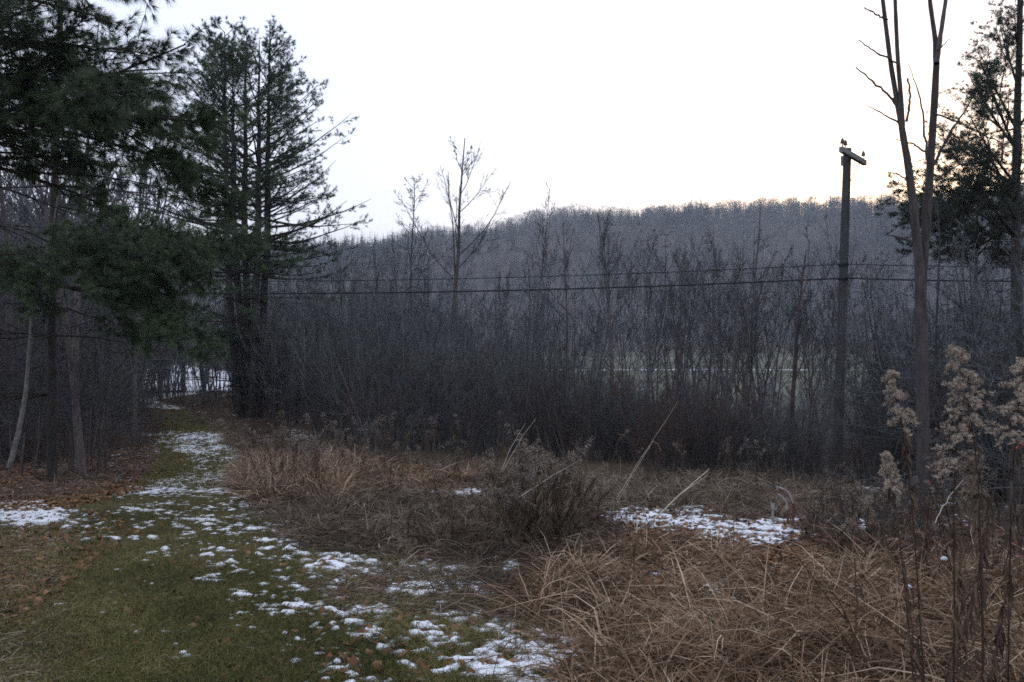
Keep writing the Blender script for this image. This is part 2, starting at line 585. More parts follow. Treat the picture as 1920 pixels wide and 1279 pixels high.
# the white line of snow across the pasture
a = np.linspace(math.radians(0), math.radians(30), 160)
for rr, w in ((205, 2.2), (262, .9)):
    ww = w * np.clip(vnoise(a * 300, a * 0, 2, 4) * 2.2 - .55, .02, 1.4)
    P0 = np.stack([(rr + 25 * (a - .2) - ww) * np.sin(a), (rr + 25 * (a - .2) - ww) * np.cos(a)], -1)
    P1 = np.stack([(rr + 25 * (a - .2) + ww) * np.sin(a), (rr + 25 * (a - .2) + ww) * np.cos(a)], -1)
    Q = np.stack([P0, P1], 1)
    Z = zg(Q[..., 0], Q[..., 1]) + .12
    idx = np.arange(320).reshape(160, 2)
    smb.add(np.concatenate([Q, Z[..., None]], -1).reshape(-1, 3), np.stack([idx[:-1, 0], idx[1:, 0], idx[1:, 1], idx[:-1, 1]], -1), 0, .38)
tag(smb.build("snow", [M_snow]), "thin patches of old snow on the grass, the path and the pasture", "snow", kind='stuff')

# ------------------------------------------------------------------ grass, dry grass, leaves (stuff)
rng = np.random.default_rng(7)


def blades(mb, base, length, hw, lean, wob, grav, n=4, mat=0, tint=None, dirbias=None):
    B = len(base)
    az = rng.uniform(0, 2 * math.pi, B)
    D = np.stack([np.cos(az) * lean, np.sin(az) * lean, np.ones(B)], -1)
    if dirbias is not None:
        D = D + dirbias
    P = grow(rng, base, D, length, n, wob, -grav)
    if n >= 4:                        # some blades are snapped over
        dl = np.diff(P, axis=1)
        br = rng.uniform(size=B) < .4
        kk = rng.integers(1, n - 1, B)
        nd = nrm(rng.normal(size=(B, 3)) * np.array([1, 1, .25]) - np.array([0, 0, .35]))
        ll = np.linalg.norm(dl, axis=2)
        for i in range(1, n - 1):
            m = br & (i >= kk)
            dl[m, i] = nd[m] * ll[m, i][:, None]
        P = np.concatenate([P[:, :1], P[:, :1] + np.cumsum(dl, 1)], 1)
    zmin = zg(P[..., 0], P[..., 1]) + .006
    P[:, 1:, 2] = np.maximum(P[:, 1:, 2], zmin[:, 1:] + rng.uniform(0, .03, (B, n - 1)))
    wd = np.broadcast_to(hw, (B,))[:, None] * np.array([1., 1., .8, .5, .1][-n:] if n <= 5 else np.linspace(1, .1, n))[None, :]
    V, F = ribbons(P, wd, nrm(rng.normal(size=(B, 3)) + np.array([0, -.6, .6])))
    t = rng.beta(2, 2, B) if tint is None else tint
    mb.add(V, F, mat, np.repeat(t, n * 2))


def poly_pts(poly, n, ext=0):
    """random pixels inside a polygon"""
    poly = np.asarray(poly, float)
    lo, hi = poly.min(0), poly.max(0)
    out = np.zeros((0, 2))
    while len(out) < n:
        q = rng.uniform(lo, hi, (n * 2, 2))
        ins = np.zeros(len(q), bool)
        j = len(poly) - 1
        for i in range(len(poly)):
            a, b = poly[i], poly[j]
            c = ((a[1] > q[:, 1]) != (b[1] > q[:, 1])) & (q[:, 0] < (b[0] - a[0]) * (q[:, 1] - a[1]) / (b[1] - a[1] + 1e-12) + a[0])
            ins ^= c
            j = i
        out = np.concatenate([out, q[ins]])
    return out[:n]


def on_ground(poly, n):
    q = poly_pts(poly, n)
    return gp(q[:, 0], q[:, 1])


# short green turf
g = MB()
B0 = on_ground([(-250, 1400), (1300, 1400), (1060, 1180), (760, 1040), (480, 960), (440, 915), (150, 915), (-200, 1000)], 230000)
sm = snow_m(B0[:, 0], B0[:, 1])
keep = (sm < 0) | (rng.uniform(size=len(B0)) < np.clip(.5 - 2.2 * sm, .12, .5))
cl = vnoise(B0[:, 0], B0[:, 1], .5, 31) * .5 + vnoise(B0[:, 0], B0[:, 1], .12, 32) * .5
keep &= rng.uniform(size=len(B0)) < (.25 + cl)
B0 = B0[keep]
d = B0[:, 1]
edge_dry = np.where(on_path(B0[:, 0], B0[:, 1]), 0, .22)
t = np.clip(rng.beta(2, 3, len(B0)) + edge_dry + (vnoise(B0[:, 0], B0[:, 1], .8, 33) - .5) * .6 + (vnoise(B0[:, 0], B0[:, 1], .22, 34) - .5) * .3, 0, 1)
blades(g, B0, rng.uniform(.03, .075, len(B0)), .0016 + .00022 * d, .9, .25, .22, n=3, tint=t)
B1 = on_ground([(255, 915), (455, 915), (465, 850), (410, 800), (370, 775), (300, 757), (225, 757), (285, 790), (300, 850)], 40000)
sm = snow_m(B1[:, 0], B1[:, 1])
B1 = B1[(sm < 0.02) | (rng.uniform(size=len(B1)) < .6)]
blades(g, B1, rng.uniform(.03, .07, len(B1)), .004 + .0002 * B1[:, 1], .9, .25, .22, n=3, tint=np.clip(rng.beta(2, 3, len(B1)) + .05, 0, 1))
tag(g.build("grass", [M_grass]), "short frost-bitten green turf on the mown path", "grass", kind='stuff')

# long dry grass: tan, matted, right foreground; greyer round the weeds
dg = MB()
PIPE = gp(1470, 985)


def clear(b):
    a = PIPE[0] / PIPE[1]
    return ~((np.abs(b[:, 0] - a * b[:, 1]) < .35) & (b[:, 1] > PIPE[1] - 3.0) & (b[:, 1] < PIPE[1] + .4))


def dry(poly, n, l0, l1, hw, lean, grav, mat, nn=5, snowcut=True, bias=None, clump=.5, tb=0., wob=.2):
    b = on_ground(poly, n)
    c = vnoise(b[:, 0], b[:, 1], clump, 41) * .6 + vnoise(b[:, 0], b[:, 1], clump * .3, 42) * .4
    k = rng.uniform(size=len(b)) < np.clip((c - .25) * 2.4, .05, 1)
    if snowcut:
        k &= (snow_m(b[:, 0], b[:, 1]) < -.02) | (rng.uniform(size=len(b)) < .12)
    if l1 > .4:
        k &= clear(b)
    b = b[k]
    L = rng.uniform(l0, l1, len(b)) * (.5 + vnoise(b[:, 0], b[:, 1], 1.3, 43))
    t = np.clip(rng.beta(1.2, 2.1, len(b)) + tb + (vnoise(b[:, 0], b[:, 1], .7, 44) - .5) * .6, 0, 1)
    blades(dg, b, L, (hw + .00012 * b[:, 1]) * rng.uniform(.4, 1.5, len(b)), lean, wob, grav, n=nn, mat=mat, tint=t, dirbias=bias)


FG = [(1110, 1500), (1060, 1279), (985, 1170), (980, 1100), (1090, 1040), (1180, 1010), (1500, 1020), (1650, 1060), (2200, 1080), (2300, 1500)]
dry(FG, 44000, .2, .6, .0026, 1.2, .42, 0, bias=np.array([-.25, -.2, 0]), wob=.26)
dry(FG, 9000, .35, .85, .0026, .9, .30, 0, wob=.12)
dry(FG, 13000, .14, .38, .0055, 1.0, .5, 0, wob=.36, clump=.3)
dry(FG, 9000, .2, .5, .003, 1.0, .4, 1, wob=.25, tb=-.15)
dry([(880, 1500), (930, 1200), (880, 1130), (1000, 1090), (1200, 1100), (1250, 1500)], 7000, .25, .6, .0025, 1.5, .5, 1, bias=np.array([-.8, -.2, 0]))
dry([(600, 1100), (700, 1060), (960, 1050), (960, 1110), (850, 1160), (680, 1160)], 2600, .3, .7, .0022, 1.5, .6, 1, snowcut=False, bias=np.array([-1., .1, 0]))
dry([(560, 1030), (430, 900), (480, 850), (640, 850), (900, 880), (1130, 930), (1100, 1060), (760, 1050)], 42000, .2, .6, .003, 1.2, .42, 1, tb=-.12)
dry([(440, 900), (470, 850), (620, 860), (900, 900), (870, 930), (640, 930), (480, 950)], 14000, .3, .65, .003, .9, .34, 0, tb=.02)
dry([(1090, 950), (1090, 900), (1300, 890), (1560, 900), (1640, 960), (1520, 1010), (1300, 960)], 20000, .2, .55, .0035, 1.0, .4, 1)
dry([(1480, 1060), (1480, 1010), (1560, 940), (2100, 900), (2200, 1080), (1700, 1080)], 9000, .2, .5, .003, .9, .4, 1, tb=-.35)
dry([(-300, 900), (-300, 860), (150, 830), (300, 850), (290, 890), (150, 930), (-100, 960)], 9000, .2, .55, .003, 1.1, .4, 1, tb=-.05)
dry([(-250, 1400), (-200, 960), (100, 930), (140, 1000), (110, 1130), (160, 1279), (100, 1400)], 9000, .15, .45, .0025, 1.8, .6, 1, bias=np.array([.6, 0, 0]))
dry([(340, 790), (440, 800), (560, 850), (460, 860), (400, 800)], 9000, .25, .6, .004, .9, .35, 1)


def tussocks(poly, n, per, l0, l1, hw, mat, tb=0., r=.10):
    c = on_ground(poly, n)
    c = c[(snow_m(c[:, 0], c[:, 1]) < 0) & clear(c)]
    b = np.repeat(c, per, 0)
    th = rng.uniform(0, 6.28, len(b))
    rr = r * np.sqrt(rng.uniform(0, 1, len(b)))
    b[:, 0] += rr * np.cos(th)
    b[:, 1] += rr * np.sin(th)
    b[:, 2] = zg(b[:, 0], b[:, 1])
    lean = np.repeat(rng.normal(size=(len(c), 3)) * np.array([.45, .3, 0]), per, 0)
    L = rng.uniform(l0, l1, len(b)) * np.repeat(rng.uniform(.6, 1.15, len(c)), per)
    t = np.clip(rng.beta(1.4, 1.6, len(b)) + tb + np.repeat(rng.uniform(-.15, .15, len(c)), per), 0, 1)
    blades(dg, b, L, (hw + .00012 * b[:, 1]) * rng.uniform(.4, 1.5, len(b)), .75, .15, .22, n=5, mat=mat, tint=t, dirbias=lean)


tussocks(FG, 150, 50, .2, .46, .0026, 0, .05)
tussocks(FG, 130, 36, .15, .38, .0048, 0, -.12)
dry(FG, 240, .4, .8, .0017, 1.5, .03, 0, nn=4, wob=.02, tb=.42, snowcut=False, clump=3)
dry(FG, 700, .22, .5, .0065, .8, .55, 0, wob=.3, tb=.1, clump=3)
dry(FG, 16000, .08, .24, .004, 1.6, .6, 0, wob=.4, tb=-.22, clump=.35)
tussocks([(1090, 960), (1090, 900), (1300, 890), (1560, 900), (1640, 960), (1520, 1010), (1300, 960)], 120, 45, .2, .42, .003, 1)
tussocks([(440, 930), (460, 860), (640, 850), (900, 880), (1100, 930), (1060, 1020), (760, 1030), (560, 1000)], 190, 45, .2, .46, .003, 1, -.08)
tussocks([(450, 940), (470, 870), (640, 860), (700, 890), (620, 950)], 90, 55, .4, .75, .003, 0, .06)
tussocks([(450, 940), (470, 870), (640, 860), (700, 890), (620, 950)], 50, 55, .4, .7, .003, 1, .0)
tag(dg.build("dry_grass", [M_dry, M_dry_grey]), "matted tan dry grass over the clearing", "dry grass", kind='stuff')

# fallen leaves
lf = MB()


def leaves(poly, n, s0, s1):
    b = on_ground(poly, n)
    s = rng.uniform(s0, s1, n)
    az = rng.uniform(0, 6.28, n)
    u = np.stack([np.cos(az), np.sin(az), rng.normal(size=n) * .35], -1) * s[:, None]
    v = np.stack([-np.sin(az), np.cos(az), rng.normal(size=n) * .35], -1) * (s * rng.uniform(.4, .7, n))[:, None]
    c = b + np.array([0, 0, .014])
    mid_u = np.array([0, 0, 1.]) * (s * rng.uniform(-.1, .4, n))[:, None]
    V = np.stack([c - u, c - u * .3 + v, c + u * .5 + v * .8, c + u + mid_u, c + u * .5 - v * .8 + mid_u, c - u * .3 - v + mid_u], 1)
    V[..., 2] = np.maximum(V[..., 2], b[:, None, 2] + .01)
    i = np.arange(n)[:, None] * 6
    F = np.concatenate([i + np.array([[0, 1, 2, 3]]), i + np.array([[0, 3, 4, 5]])])
    lf.add(V.reshape(-1, 3), F, 0, np.repeat(rng.beta(2, 2, n), 6))


leaves([(-200, 1400), (1000, 1400), (760, 1060), (460, 930), (260, 915), (-100, 980)], 620, .013, .034)
leaves([(550, 1279), (1000, 1279), (760, 1060), (560, 1050)], 160, .02, .045)
leaves([(-300, 960), (-300, 850), (250, 800), (300, 850), (280, 920), (100, 960)], 14000, .02, .045)
leaves([(-100, 1279), (-100, 960), (180, 930), (260, 1000), (130, 1100)], 1300, .02, .04)
leaves([(430, 930), (480, 840), (1000, 900), (1600, 920), (1650, 1100), (1100, 1000)], 5000, .02, .04)
leaves([(1450, 1100), (1500, 960), (2100, 930), (2200, 1300), (1700, 1200)], 3500, .02, .05)
leaves([(1000, 1400), (1100, 1050), (1900, 1080), (2100, 1400)], 2500, .02, .05)
leaves([(290, 915), (460, 915), (450, 830), (300, 760), (260, 780)], 700, .02, .05)
tag(lf.build("fallen_leaves", [M_leaf]), "brown fallen leaves scattered over the grass and forest edge", "leaf litter", kind='stuff')


# ------------------------------------------------------------------ bare woody plants
def woody(seed, stems, H, r0, spread, lean, l1, l2, l3, ang=.75, trop=.10, wob=.07, first=.25, rr=.5, minr=.004, ratio=.42, n0=9):
    """returns (trunk MB, crown MB): stems with three orders of branches"""
    r = np.random.default_rng(seed)
    th = r.uniform(0, 6.28, stems)
    rad = spread * np.sqrt(r.uniform(0, 1, stems))
    S = np.stack([rad * np.cos(th), rad * np.sin(th), np.full(stems, -.25)], -1)
    D = np.stack([np.cos(th) * lean * r.uniform(.2, 1.2, stems), np.sin(th) * lean * r.uniform(.2, 1.2, stems), np.ones(stems)], -1)
    L = (H + .25) * (r.uniform(.6, 1.05, stems) if stems > 1 else np.ones(1))
    R = r0 * (L / (H + .25)) * (r.uniform(.6, 1.2, stems) if stems > 1 else np.ones(1))
    P = grow(r, S, D, L, n0, wob * .6, .05)
    Rr = taper(R, n0, .12, .9)
    tr, cr = MB(), MB()
    V, F = tubes(P, Rr, 6 if stems < 3 else 4)
    tr.add(V, F, 0, np.repeat(r.uniform(.2, .8, stems), n0 * (6 if stems < 3 else 4)), smooth=True)
    prev = (P, Rr, L)
    for per, n, k, t0, rat, tr_ in ((l1, 6, 4, first, ratio, trop), (l2, 4, 3, .2, .5, trop * .8), (l3, 3, 3, .15, .5, trop * .5)):
        if per <= 0:
            break
        s, d, ln, ra, t = spawn(r, prev[0], prev[1], prev[2], per, t0, .97, ang, rat, rr)
        ra = np.maximum(ra, minr)
        Pc = grow(r, s, d, ln, n, wob * 1.4, tr_)
        Rc = np.maximum(taper(ra, n, .3), minr * .55)
        V, F = tubes(Pc, Rc, k)
        cr.add(V, F, 0, np.repeat(np.clip(r.beta(2, 2, len(s)), 0, 1), n * k), smooth=True)
        prev = (Pc, Rc, ln)
    return tr, cr


def plant(name, parts_mb, mats, label, cat, group=None, loc=(0, 0, 0), names=("trunk", "crown")):
    e = empty(name, loc, label, cat, group)
    for mbx, m, nm in zip(parts_mb, mats, names):
        mbx.build(nm, m if isinstance(m, list) else [m], e)
    return e


def place(px, Y, dz=0.):
    x = (px - 960) / FPX * Y
    return (x, Y, float(zg(x, Y)) + dz)


# the thicket: proto clumps, then copies
random.seed(4)
TALL = [woody(100 + i, (4, 6, 3, 8, 5, 2, 7, 4, 3)[i], 5.6, (.034, .026, .042, .022, .03, .05, .024, .034, .04)[i], (.5, .7, .4, .8, .5, .3, .8, .6, .3)[i], (.12, .22, .16, .3, .14, .1, .35, .2, .12)[i], (12, 10, 16, 8, 12, 20, 9, 13, 15)[i], 5, 4, ang=(.55, .7, .8, .6, .9, .7, .75, .6, .85)[i], trop=(.16, .1, .1, .16, .06, .12, .06, .18, .08)[i], wob=(.07, .1, .08, .07, .1, .06, .13, .06, .09)[i], minr=.0042, first=(.25, .2, .3, .2, .2, .3, .15, .35, .3)[i]) for i in range(9)]
LOW = [woody(200 + i, 10, 2.6, .014, .55, .35, 8, 5, 4, ang=.7, trop=.10, wob=.1, minr=.0032, first=.2) for i in range(7)]
L_TALL = "tall clump of thin bare saplings in the dark thicket behind the clearing"
L_LOW = "low tangle of bare brush along the front of the thicket"
G_TALL, G_LOW = "bare saplings of the thicket", "bare brush of the thicket"
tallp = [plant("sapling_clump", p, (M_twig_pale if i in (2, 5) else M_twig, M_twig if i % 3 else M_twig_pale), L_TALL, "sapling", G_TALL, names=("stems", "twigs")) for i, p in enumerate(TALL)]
lowp = [plant("brush_clump", p, (M_twig, M_twig if i % 2 else M_twig_red), L_LOW, "shrub", G_LOW, names=("stems", "twigs")) for i, p in enumerate(LOW)]
FR_PX = [380, 440, 500, 600, 700, 900, 1300, 1550, 1650, 2000]
FR_Y = [34, 31, 27, 20.5, 18.5, 17.2, 15.8, 14.5, 13.5, 12]


def front(px):
    return float(np.interp(px, FR_PX, FR_Y))


used = set()


def put(protos, px, Y, s, dz=0, label=None, tilt=.08):
    i = random.randrange(len(protos))
    p = protos[i]
    loc = place(px, Y, dz)
    rz = random.uniform(0, 6.28)
    tl = (random.gauss(0, tilt), random.gauss(0, tilt))
    key = p.name
    if key not in used:
        used.add(key)
        p.location, p.rotation_euler, p.scale = loc, (tl[0], tl[1], rz), (s, s, s)
        return p
    return copy_tree(p, loc, rz, s, label, tl)


def wire_clear(px, Y, s, H):
    return s


nt = 0
while nt < 215:                       # dense tall saplings left of centre, thinning to the right
    px = random.choice([random.uniform(440, 1060), random.uniform(440, 1060), random.uniform(440, 860), random.uniform(1000, 1950)])
    Yf = front(px)
    Y = Yf + abs(random.gauss(0, 1)) * 8 + (1.5 if px < 1050 else 3)
    if Y > 48 or (1100 < px < 1640 and random.random() < .8):
        continue
    top_py = random.uniform(440, 600) if px < 1050 else random.choice([random.uniform(470, 640), random.uniform(640, 720)])
    if Y < 25:
        top_py = max(top_py, random.uniform(540, 640))
    if px < 560 and Y > 25:
        top_py = random.uniform(500, 580)
    if 1505 < px < 1640 and Y < 23.5:
        continue
    g0 = place(px, Y)[2]
    h = EYE - (top_py - 640) / FPX * Y - g0
    if h < 1.8:
        continue
    put(tallp, px, Y, min(h / 5.6, 1.55))
    nt += 1
nl = 0
rag = lambda px: (float(vnoise(px, 0., 60., 71)) - .5) * 3.2
while nl < 270:                       # low brush in front and under it
    px = random.choice([random.uniform(470, 1980), random.uniform(1050, 1700)])
    Y = front(px) + rag(px) + random.uniform(0, 1) ** 1.5 * 13
    if 1535 < px < 1625 and 16 < Y < 22.5:
        continue
    put(lowp, px, Y, random.uniform(.45, 1.2) * (1.0 if px < 1050 else .82) * (.5 if 1480 < px < 1680 and Y < 22.5 else 1))
    nl += 1

# farther brush on the slope down to the valley: one mass
fb = MB()
rngf = np.random.default_rng(55)
FB = [woody(300 + i, 6, 4.5, .03, .6, .25, 9, 5, 3, ang=.7, trop=.13, minr=.010) for i in range(5)]
for i in range(640):
    px = rngf.uniform(150, 2300) if i < 520 else rngf.uniform(-400, 215)
    Y = rngf.uniform(30, 110) if px > 520 else rngf.uniform(36, 48)
    if 215 < px < 470 and rngf.uniform() < .6:
        continue
    x = (px - 960) / FPX * Y
    z = float(zg(x, Y))
    if px < 1000:
        s = rngf.uniform(.7, 1.6) if px > 215 else rngf.uniform(1.7, 3.1)
    else:                             # keep the pasture in view
        top = rngf.uniform(700, 750) if rngf.uniform() < .9 else rngf.uniform(610, 690)
        s = np.clip((EYE - (top - 640) / FPX * Y - z) / 4.5, .25, 2.)
    a = rngf.uniform(0, 6.28)
    Rm = np.array([[math.cos(a), -math.sin(a), 0], [math.sin(a), math.cos(a), 0], [0, 0, 1]]) * s
    for src in FB[i % 5]:
        Vv, Tt, Fl = src.data()
        Vv = Vv @ Rm.T + np.array([x, Y, z])
        off = fb.n
        fb.V.append((Vv.astype(np.float32), np.clip(Tt * .7 + rngf.uniform(0, .3), 0, 1)))
        fb.n += len(Vv)
        for F, m, s_m in Fl:
            fb.F.append((F + off, 0, s_m))
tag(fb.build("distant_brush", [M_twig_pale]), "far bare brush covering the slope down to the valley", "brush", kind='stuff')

# ------------------------------------------------------------------ woods on the hillside (stuff)
hb = MB()
rh = np.random.default_rng(91)


def far_tree(r, H, n):
    """a bare crown for 300 m and more: stem, limbs and a fan of fine twigs"""
    cr = MB()
    stem = np.array([[[0, 0, -1.], [r.normal() * .2, r.normal() * .2, H * .5], [r.normal() * .4, r.normal() * .4, H * .92]]])
    V, F = tubes(stem, np.array([[.2, .14, .05]]), 3)
    cr.add(V, F, 0, .2)
    z = r.uniform(.16, .94, n)
    a = r.uniform(0, 6.28, n)
    rad = H * .33 * np.sqrt(np.clip(1 - ((z - .62) / .42) ** 2, .02, 1)) * r.uniform(.0, 1., n) ** .6
    S = np.stack([np.cos(a) * rad, np.sin(a) * rad, z * H], -1)
    d = nrm(np.stack([np.cos(a) * .55, np.sin(a) * .55, np.ones(n)], -1) + r.normal(size=(n, 3)) * .45)
    ln = r.uniform(1.2, 3.4, (n, 1)) * H / 14
    sd = nrm(np.cross(d, r.normal(size=d.shape))) * r.uniform(.035, .10, (n, 1))
    V = np.stack([S - sd - d * ln * .5, S + sd - d * ln * .5, S + d * ln * .5], 1).reshape(-1, 3)
    cr.add(V, np.arange(3 * n).reshape(-1, 3), 0, np.repeat(r.beta(2, 2, n), 3))
    return cr


def far_conifer(r, H, n):
    cr = MB()
    V, F = tubes(np.array([[[0, 0, -1.], [0, 0, H]]]), np.array([[.22, .03]]), 3)
    cr.add(V, F, 1, .2)
    z = 1 - np.sqrt(r.uniform(.0, .86, n))
    a = r.uniform(0, 6.28, n)
    rad = H * .2 * (1.02 - z) * r.uniform(.5, 1.15, n)
    S = np.stack([np.cos(a) * .05, np.sin(a) * .05, z * H], -1)
    T = np.stack([np.cos(a) * rad, np.sin(a) * rad, z * H - rad * r.uniform(.0, .5, n)], -1)
    sd = np.stack([-np.sin(a), np.cos(a), r.normal(size=n) * .4], -1) * (rad * .28)[:, None]
    V = np.stack([S, T * .75 + S * .25 - sd, T, T * .75 + S * .25 + sd], 1).reshape(-1, 3)
    i = np.arange(n)[:, None] * 4
    cr.add(V, i + np.array([[0, 1, 2, 3]]), 1, np.repeat(r.beta(2, 2, n), 4))
    return cr


FT = [far_tree(rh, 13, 240).data() for _ in range(10)]
FC = [far_conifer(rh, 14, 130).data() for _ in range(5)]


def stamp(mbx, src, loc, a, s, dt):
    Vv, Tt, Fl = src
    Rm = np.array([[math.cos(a), -math.sin(a), 0], [math.sin(a), math.cos(a), 0], [0, 0, 1]]) * s
    off = mbx.n
    mbx.V.append(((Vv @ Rm.T + loc).astype(np.float32), np.clip(Tt + dt, 0, 1).astype(np.float32)))
    mbx.n += len(Vv)
    for F, m, s_m in Fl:
        mbx.F.append((F + off, m, s_m))


cnt = 0
for i in range(6800):
    az = math.atan((rh.uniform(-100, 2250) - 960) / FPX)
    R = math.sqrt(rh.uniform(283 ** 2, 720 ** 2)) if i < 4900 else rh.uniform(600, 700)
    x, y = R * math.sin(az), R * math.cos(az)
    pxx = 960 + FPX * x / y
    con = vnoise(x, y, 70, 61) * .7 + vnoise(x, y, 25, 62) * .3
    left = float(np.interp(pxx, [500, 950], [.26, 0]))
    ridge = .10 if R > 600 else 0
    isc = con > .75 - left - ridge or rh.uniform() < .05
    if isc and R > 330:
        stamp(hb, FC[i % 5], np.array([x, y, float(zg(x, y)) - .5]), rh.uniform(0, 6.28), rh.uniform(.7, 1.25), rh.uniform(-.2, .2))
    else:
        stamp(hb, FT[i % 10], np.array([x, y, float(zg(x, y)) - .3]), rh.uniform(0, 6.28), rh.choice([rh.uniform(.55, .9), rh.uniform(.8, 1.4)]), rh.uniform(-.4, .4) + (vnoise(x, y, 38, 63) - .5) * .9)
for lo_, hi_, n_ in ((1200, 1235, 9), (1240, 1330, 26), (1440, 1470, 6), (1530, 1580, 12), (600, 860, 60), (1040, 1075, 6), (1150, 1165, 2), (1680, 1900, 30)):
    for i in range(n_):
        px = rh.uniform(lo_, hi_)
        y = rh.uniform(600, 640)
        x = (px - 960) / FPX * y
        stamp(hb, FC[i % 5], np.array([x, y, float(zg(x, y)) - .5]), rh.uniform(0, 6.28), rh.uniform(.9, 1.5), rh.uniform(-.4, 0))
tag(hb.build("hillside_woods", [M_hill_tw, M_hill_con]), "bare grey woods with dark conifers covering the far hillside", "woods", kind='stuff')

# ------------------------------------------------------------------ single bare trees beyond the thicket
def bare(name, px, Y, top_py, r0, label, seed, l=(14, 6, 5), lean=.02, stems=1, ang=.6, trop=.12, first=.3, ratio=.4, mats=None, spread=.1, minr=None, wob=.07, group=None, rz=0., rr=.5):
    loc = place(px, Y)
    H = EYE - (top_py - 640) / FPX * Y - loc[2]
    p = woody(seed, stems, H, r0, spread, lean, l[0], l[1], l[2], ang=ang, trop=trop, first=first, ratio=ratio, minr=minr or .00022 * Y, wob=wob, rr=rr)
    o = plant(name, p, mats or (M_bark, M_twig), label, "bare tree", group, loc)
    o.rotation_euler = (0, 0, rz)
    return o


bare("bare_tree", 845, 40, 268, .20, "tallest bare tree standing above the thicket against the white sky", 401, l=(15, 9, 6), ang=.62, trop=.15, first=.45, ratio=.55, wob=.07, minr=.010, rr=.4)
bare("bare_tree", 786, 42, 330, .11, "bare tree with crooked arching limbs just left of the tallest one", 402, l=(16, 8, 5), ang=.85, first=.55, ratio=.45, minr=.012)
bare("bare_tree", 705, 44, 330, .08, "slim bare tree poking up right beside the big pine", 403, l=(13, 6, 4), ang=.4, trop=.18, first=.5, ratio=.3, stems=2, spread=.4, minr=.012)
bare("bare_tree", 938, 34, 345, .075, "slender bare tree with two straight leaders crossing the ridge line", 404, l=(8, 7, 4), ang=.5, trop=.16, first=.4, stems=2, lean=.04, spread=.2, minr=.010)
bare("bare_tree", 995, 36, 345, .07, "bare tree leaning right with one long whip above the ridge", 405, l=(14, 7, 4), ang=.55, lean=.12, first=.35, minr=.010)
bare("bare_tree", 1065, 34, 415, .09, "bare tree with narrow crown between the leaning tree and fan-shaped tree", 406, l=(9, 7, 5), ang=.5, first=.35, ratio=.6)
bare("bare_tree", 1140, 30, 392, .11, "fan-shaped bare tree with a straight trunk before the hill", 407, l=(14, 8, 5), ang=.6, trop=.16, first=.35, ratio=.62, wob=.07)
bare("bare_tree", 1395, 27, 395, .075, "bare tree with long open upswept limbs left of the reddish trunk", 408, l=(10, 6, 5), ang=.42, trop=.12, first=.3, stems=2, lean=.12, ratio=.45)
bare("bare_tree", 1480, 21, 470, .085, "bare tree with reddish-brown trunk left of the utility pole", 409, l=(14, 6, 4), ang=.45, trop=.16, first=.35, ratio=.32, mats=(M_twig_red, M_twig))
bare("bare_tree", 1300, 30, 470, .06, "thin bare sapling over the pale pasture", 410, l=(12, 6, 4), ang=.5, first=.3, stems=2, lean=.1, spread=.3)
bare("bare_tree", 1445, 19, 560, .06, "dark slanting bare stem nearest the left of the reddish trunk", 411, l=(9, 5, 4), ang=.5, lean=.2, first=.3, rz=2.6)
bare("bare_tree", 1640, 23.5, 345, .05, "whippy bare sapling close behind the utility pole's right side", 412, l=(12, 6, 4), ang=.4, trop=.16, first=.3, stems=3, lean=.05, spread=.4, ratio=.3)
bare("bare_tree", 1680, 24, 370, .06, "bare tree with twiggy crown seen between pole and twin-stemmed tree", 413, l=(10, 8, 5), ang=.6, ratio=.6, first=.25, stems=2, spread=.4, mats=(M_bark, M_twig_pale))
bare("bare_tree", 1800, 15, 430, .05, "pale twiggy bare tree behind the fluffy seed heads", 414, l=(16, 8, 6), ang=.8, trop=.05, first=.15, stems=4, lean=.3, spread=.5, mats=(M_twig, M_twig_pale), wob=.1)
bare("bare_tree", 1880, 17, 440, .06, "pale tangled bare tree at the right edge under the pine", 415, l=(16, 8, 6), ang=.85, trop=.04, first=.15, stems=4, lean=.3, spread=.6, mats=(M_twig, M_twig_pale), wob=.11)
SLN = [woody(440 + i, (1, 2, 1, 3)[i], 7, .055, .3, .12, (9, 7, 10, 6)[i], 7, 5, ang=(.5, .6, .8, .45)[i], trop=.13, first=.3, ratio=.66, minr=.0075, wob=.08) for i in range(4)]
slp = [plant("slender_tree", p, (M_bark, M_twig), "slender bare tree standing over the thicket before the hill", "bare tree", "slender bare trees over the thicket") for p in SLN]
random.seed(19)
for k in range(40):
    px = random.choice([random.uniform(560, 1680), random.uniform(1150, 1680)])
    Y = random.uniform(25, 46)
    g0 = place(px, Y)[2]
    top_py = random.uniform(400, 560) if px > 950 else random.uniform(425, 520)
    put(slp, px, Y, (EYE - (top_py - 640) / FPX * Y - g0) / 7, tilt=.06)
# left wood
bare("bare_tree", 165, 14, -160, .08, "bare tree with long curved twigs behind the near pine boughs", 421, l=(14, 9, 6), ang=.65, trop=.06, first=.3, ratio=.55, minr=.0045, stems=2, lean=.1, spread=.3, mats=(M_bark, M_twig), rz=1.2)
bare("bare_tree", 150, 19, -20, .10, "straight bare tree at the left wood edge behind the pine", 422, l=(16, 8, 6), ang=.8, trop=.0, first=.2, minr=.006)
bare("bare_tree", 20, 17, 60, .10, "bare tree deep in the left wood at the photo's left edge", 423, l=(20, 9, 6), ang=.9, trop=.0, first=.12, minr=.006)
bare("bare_tree", 255, 21, 280, .07, "small bare tree where the left wood meets the path bend", 424, l=(16, 7, 5), ang=.8, trop=.02, first=.12)
bare("bare_tree", 300, 40, 420, .12, "far bare tree past the path's bend, left one before the snowy clearing", 425, l=(14, 6, 4), ang=.7, first=.2)
bare("bare_tree", 345, 46, 430, .16, "far bare tree past the path's bend, middle one before the snowy clearing", 426, l=(14, 6, 4), ang=.7, first=.2)
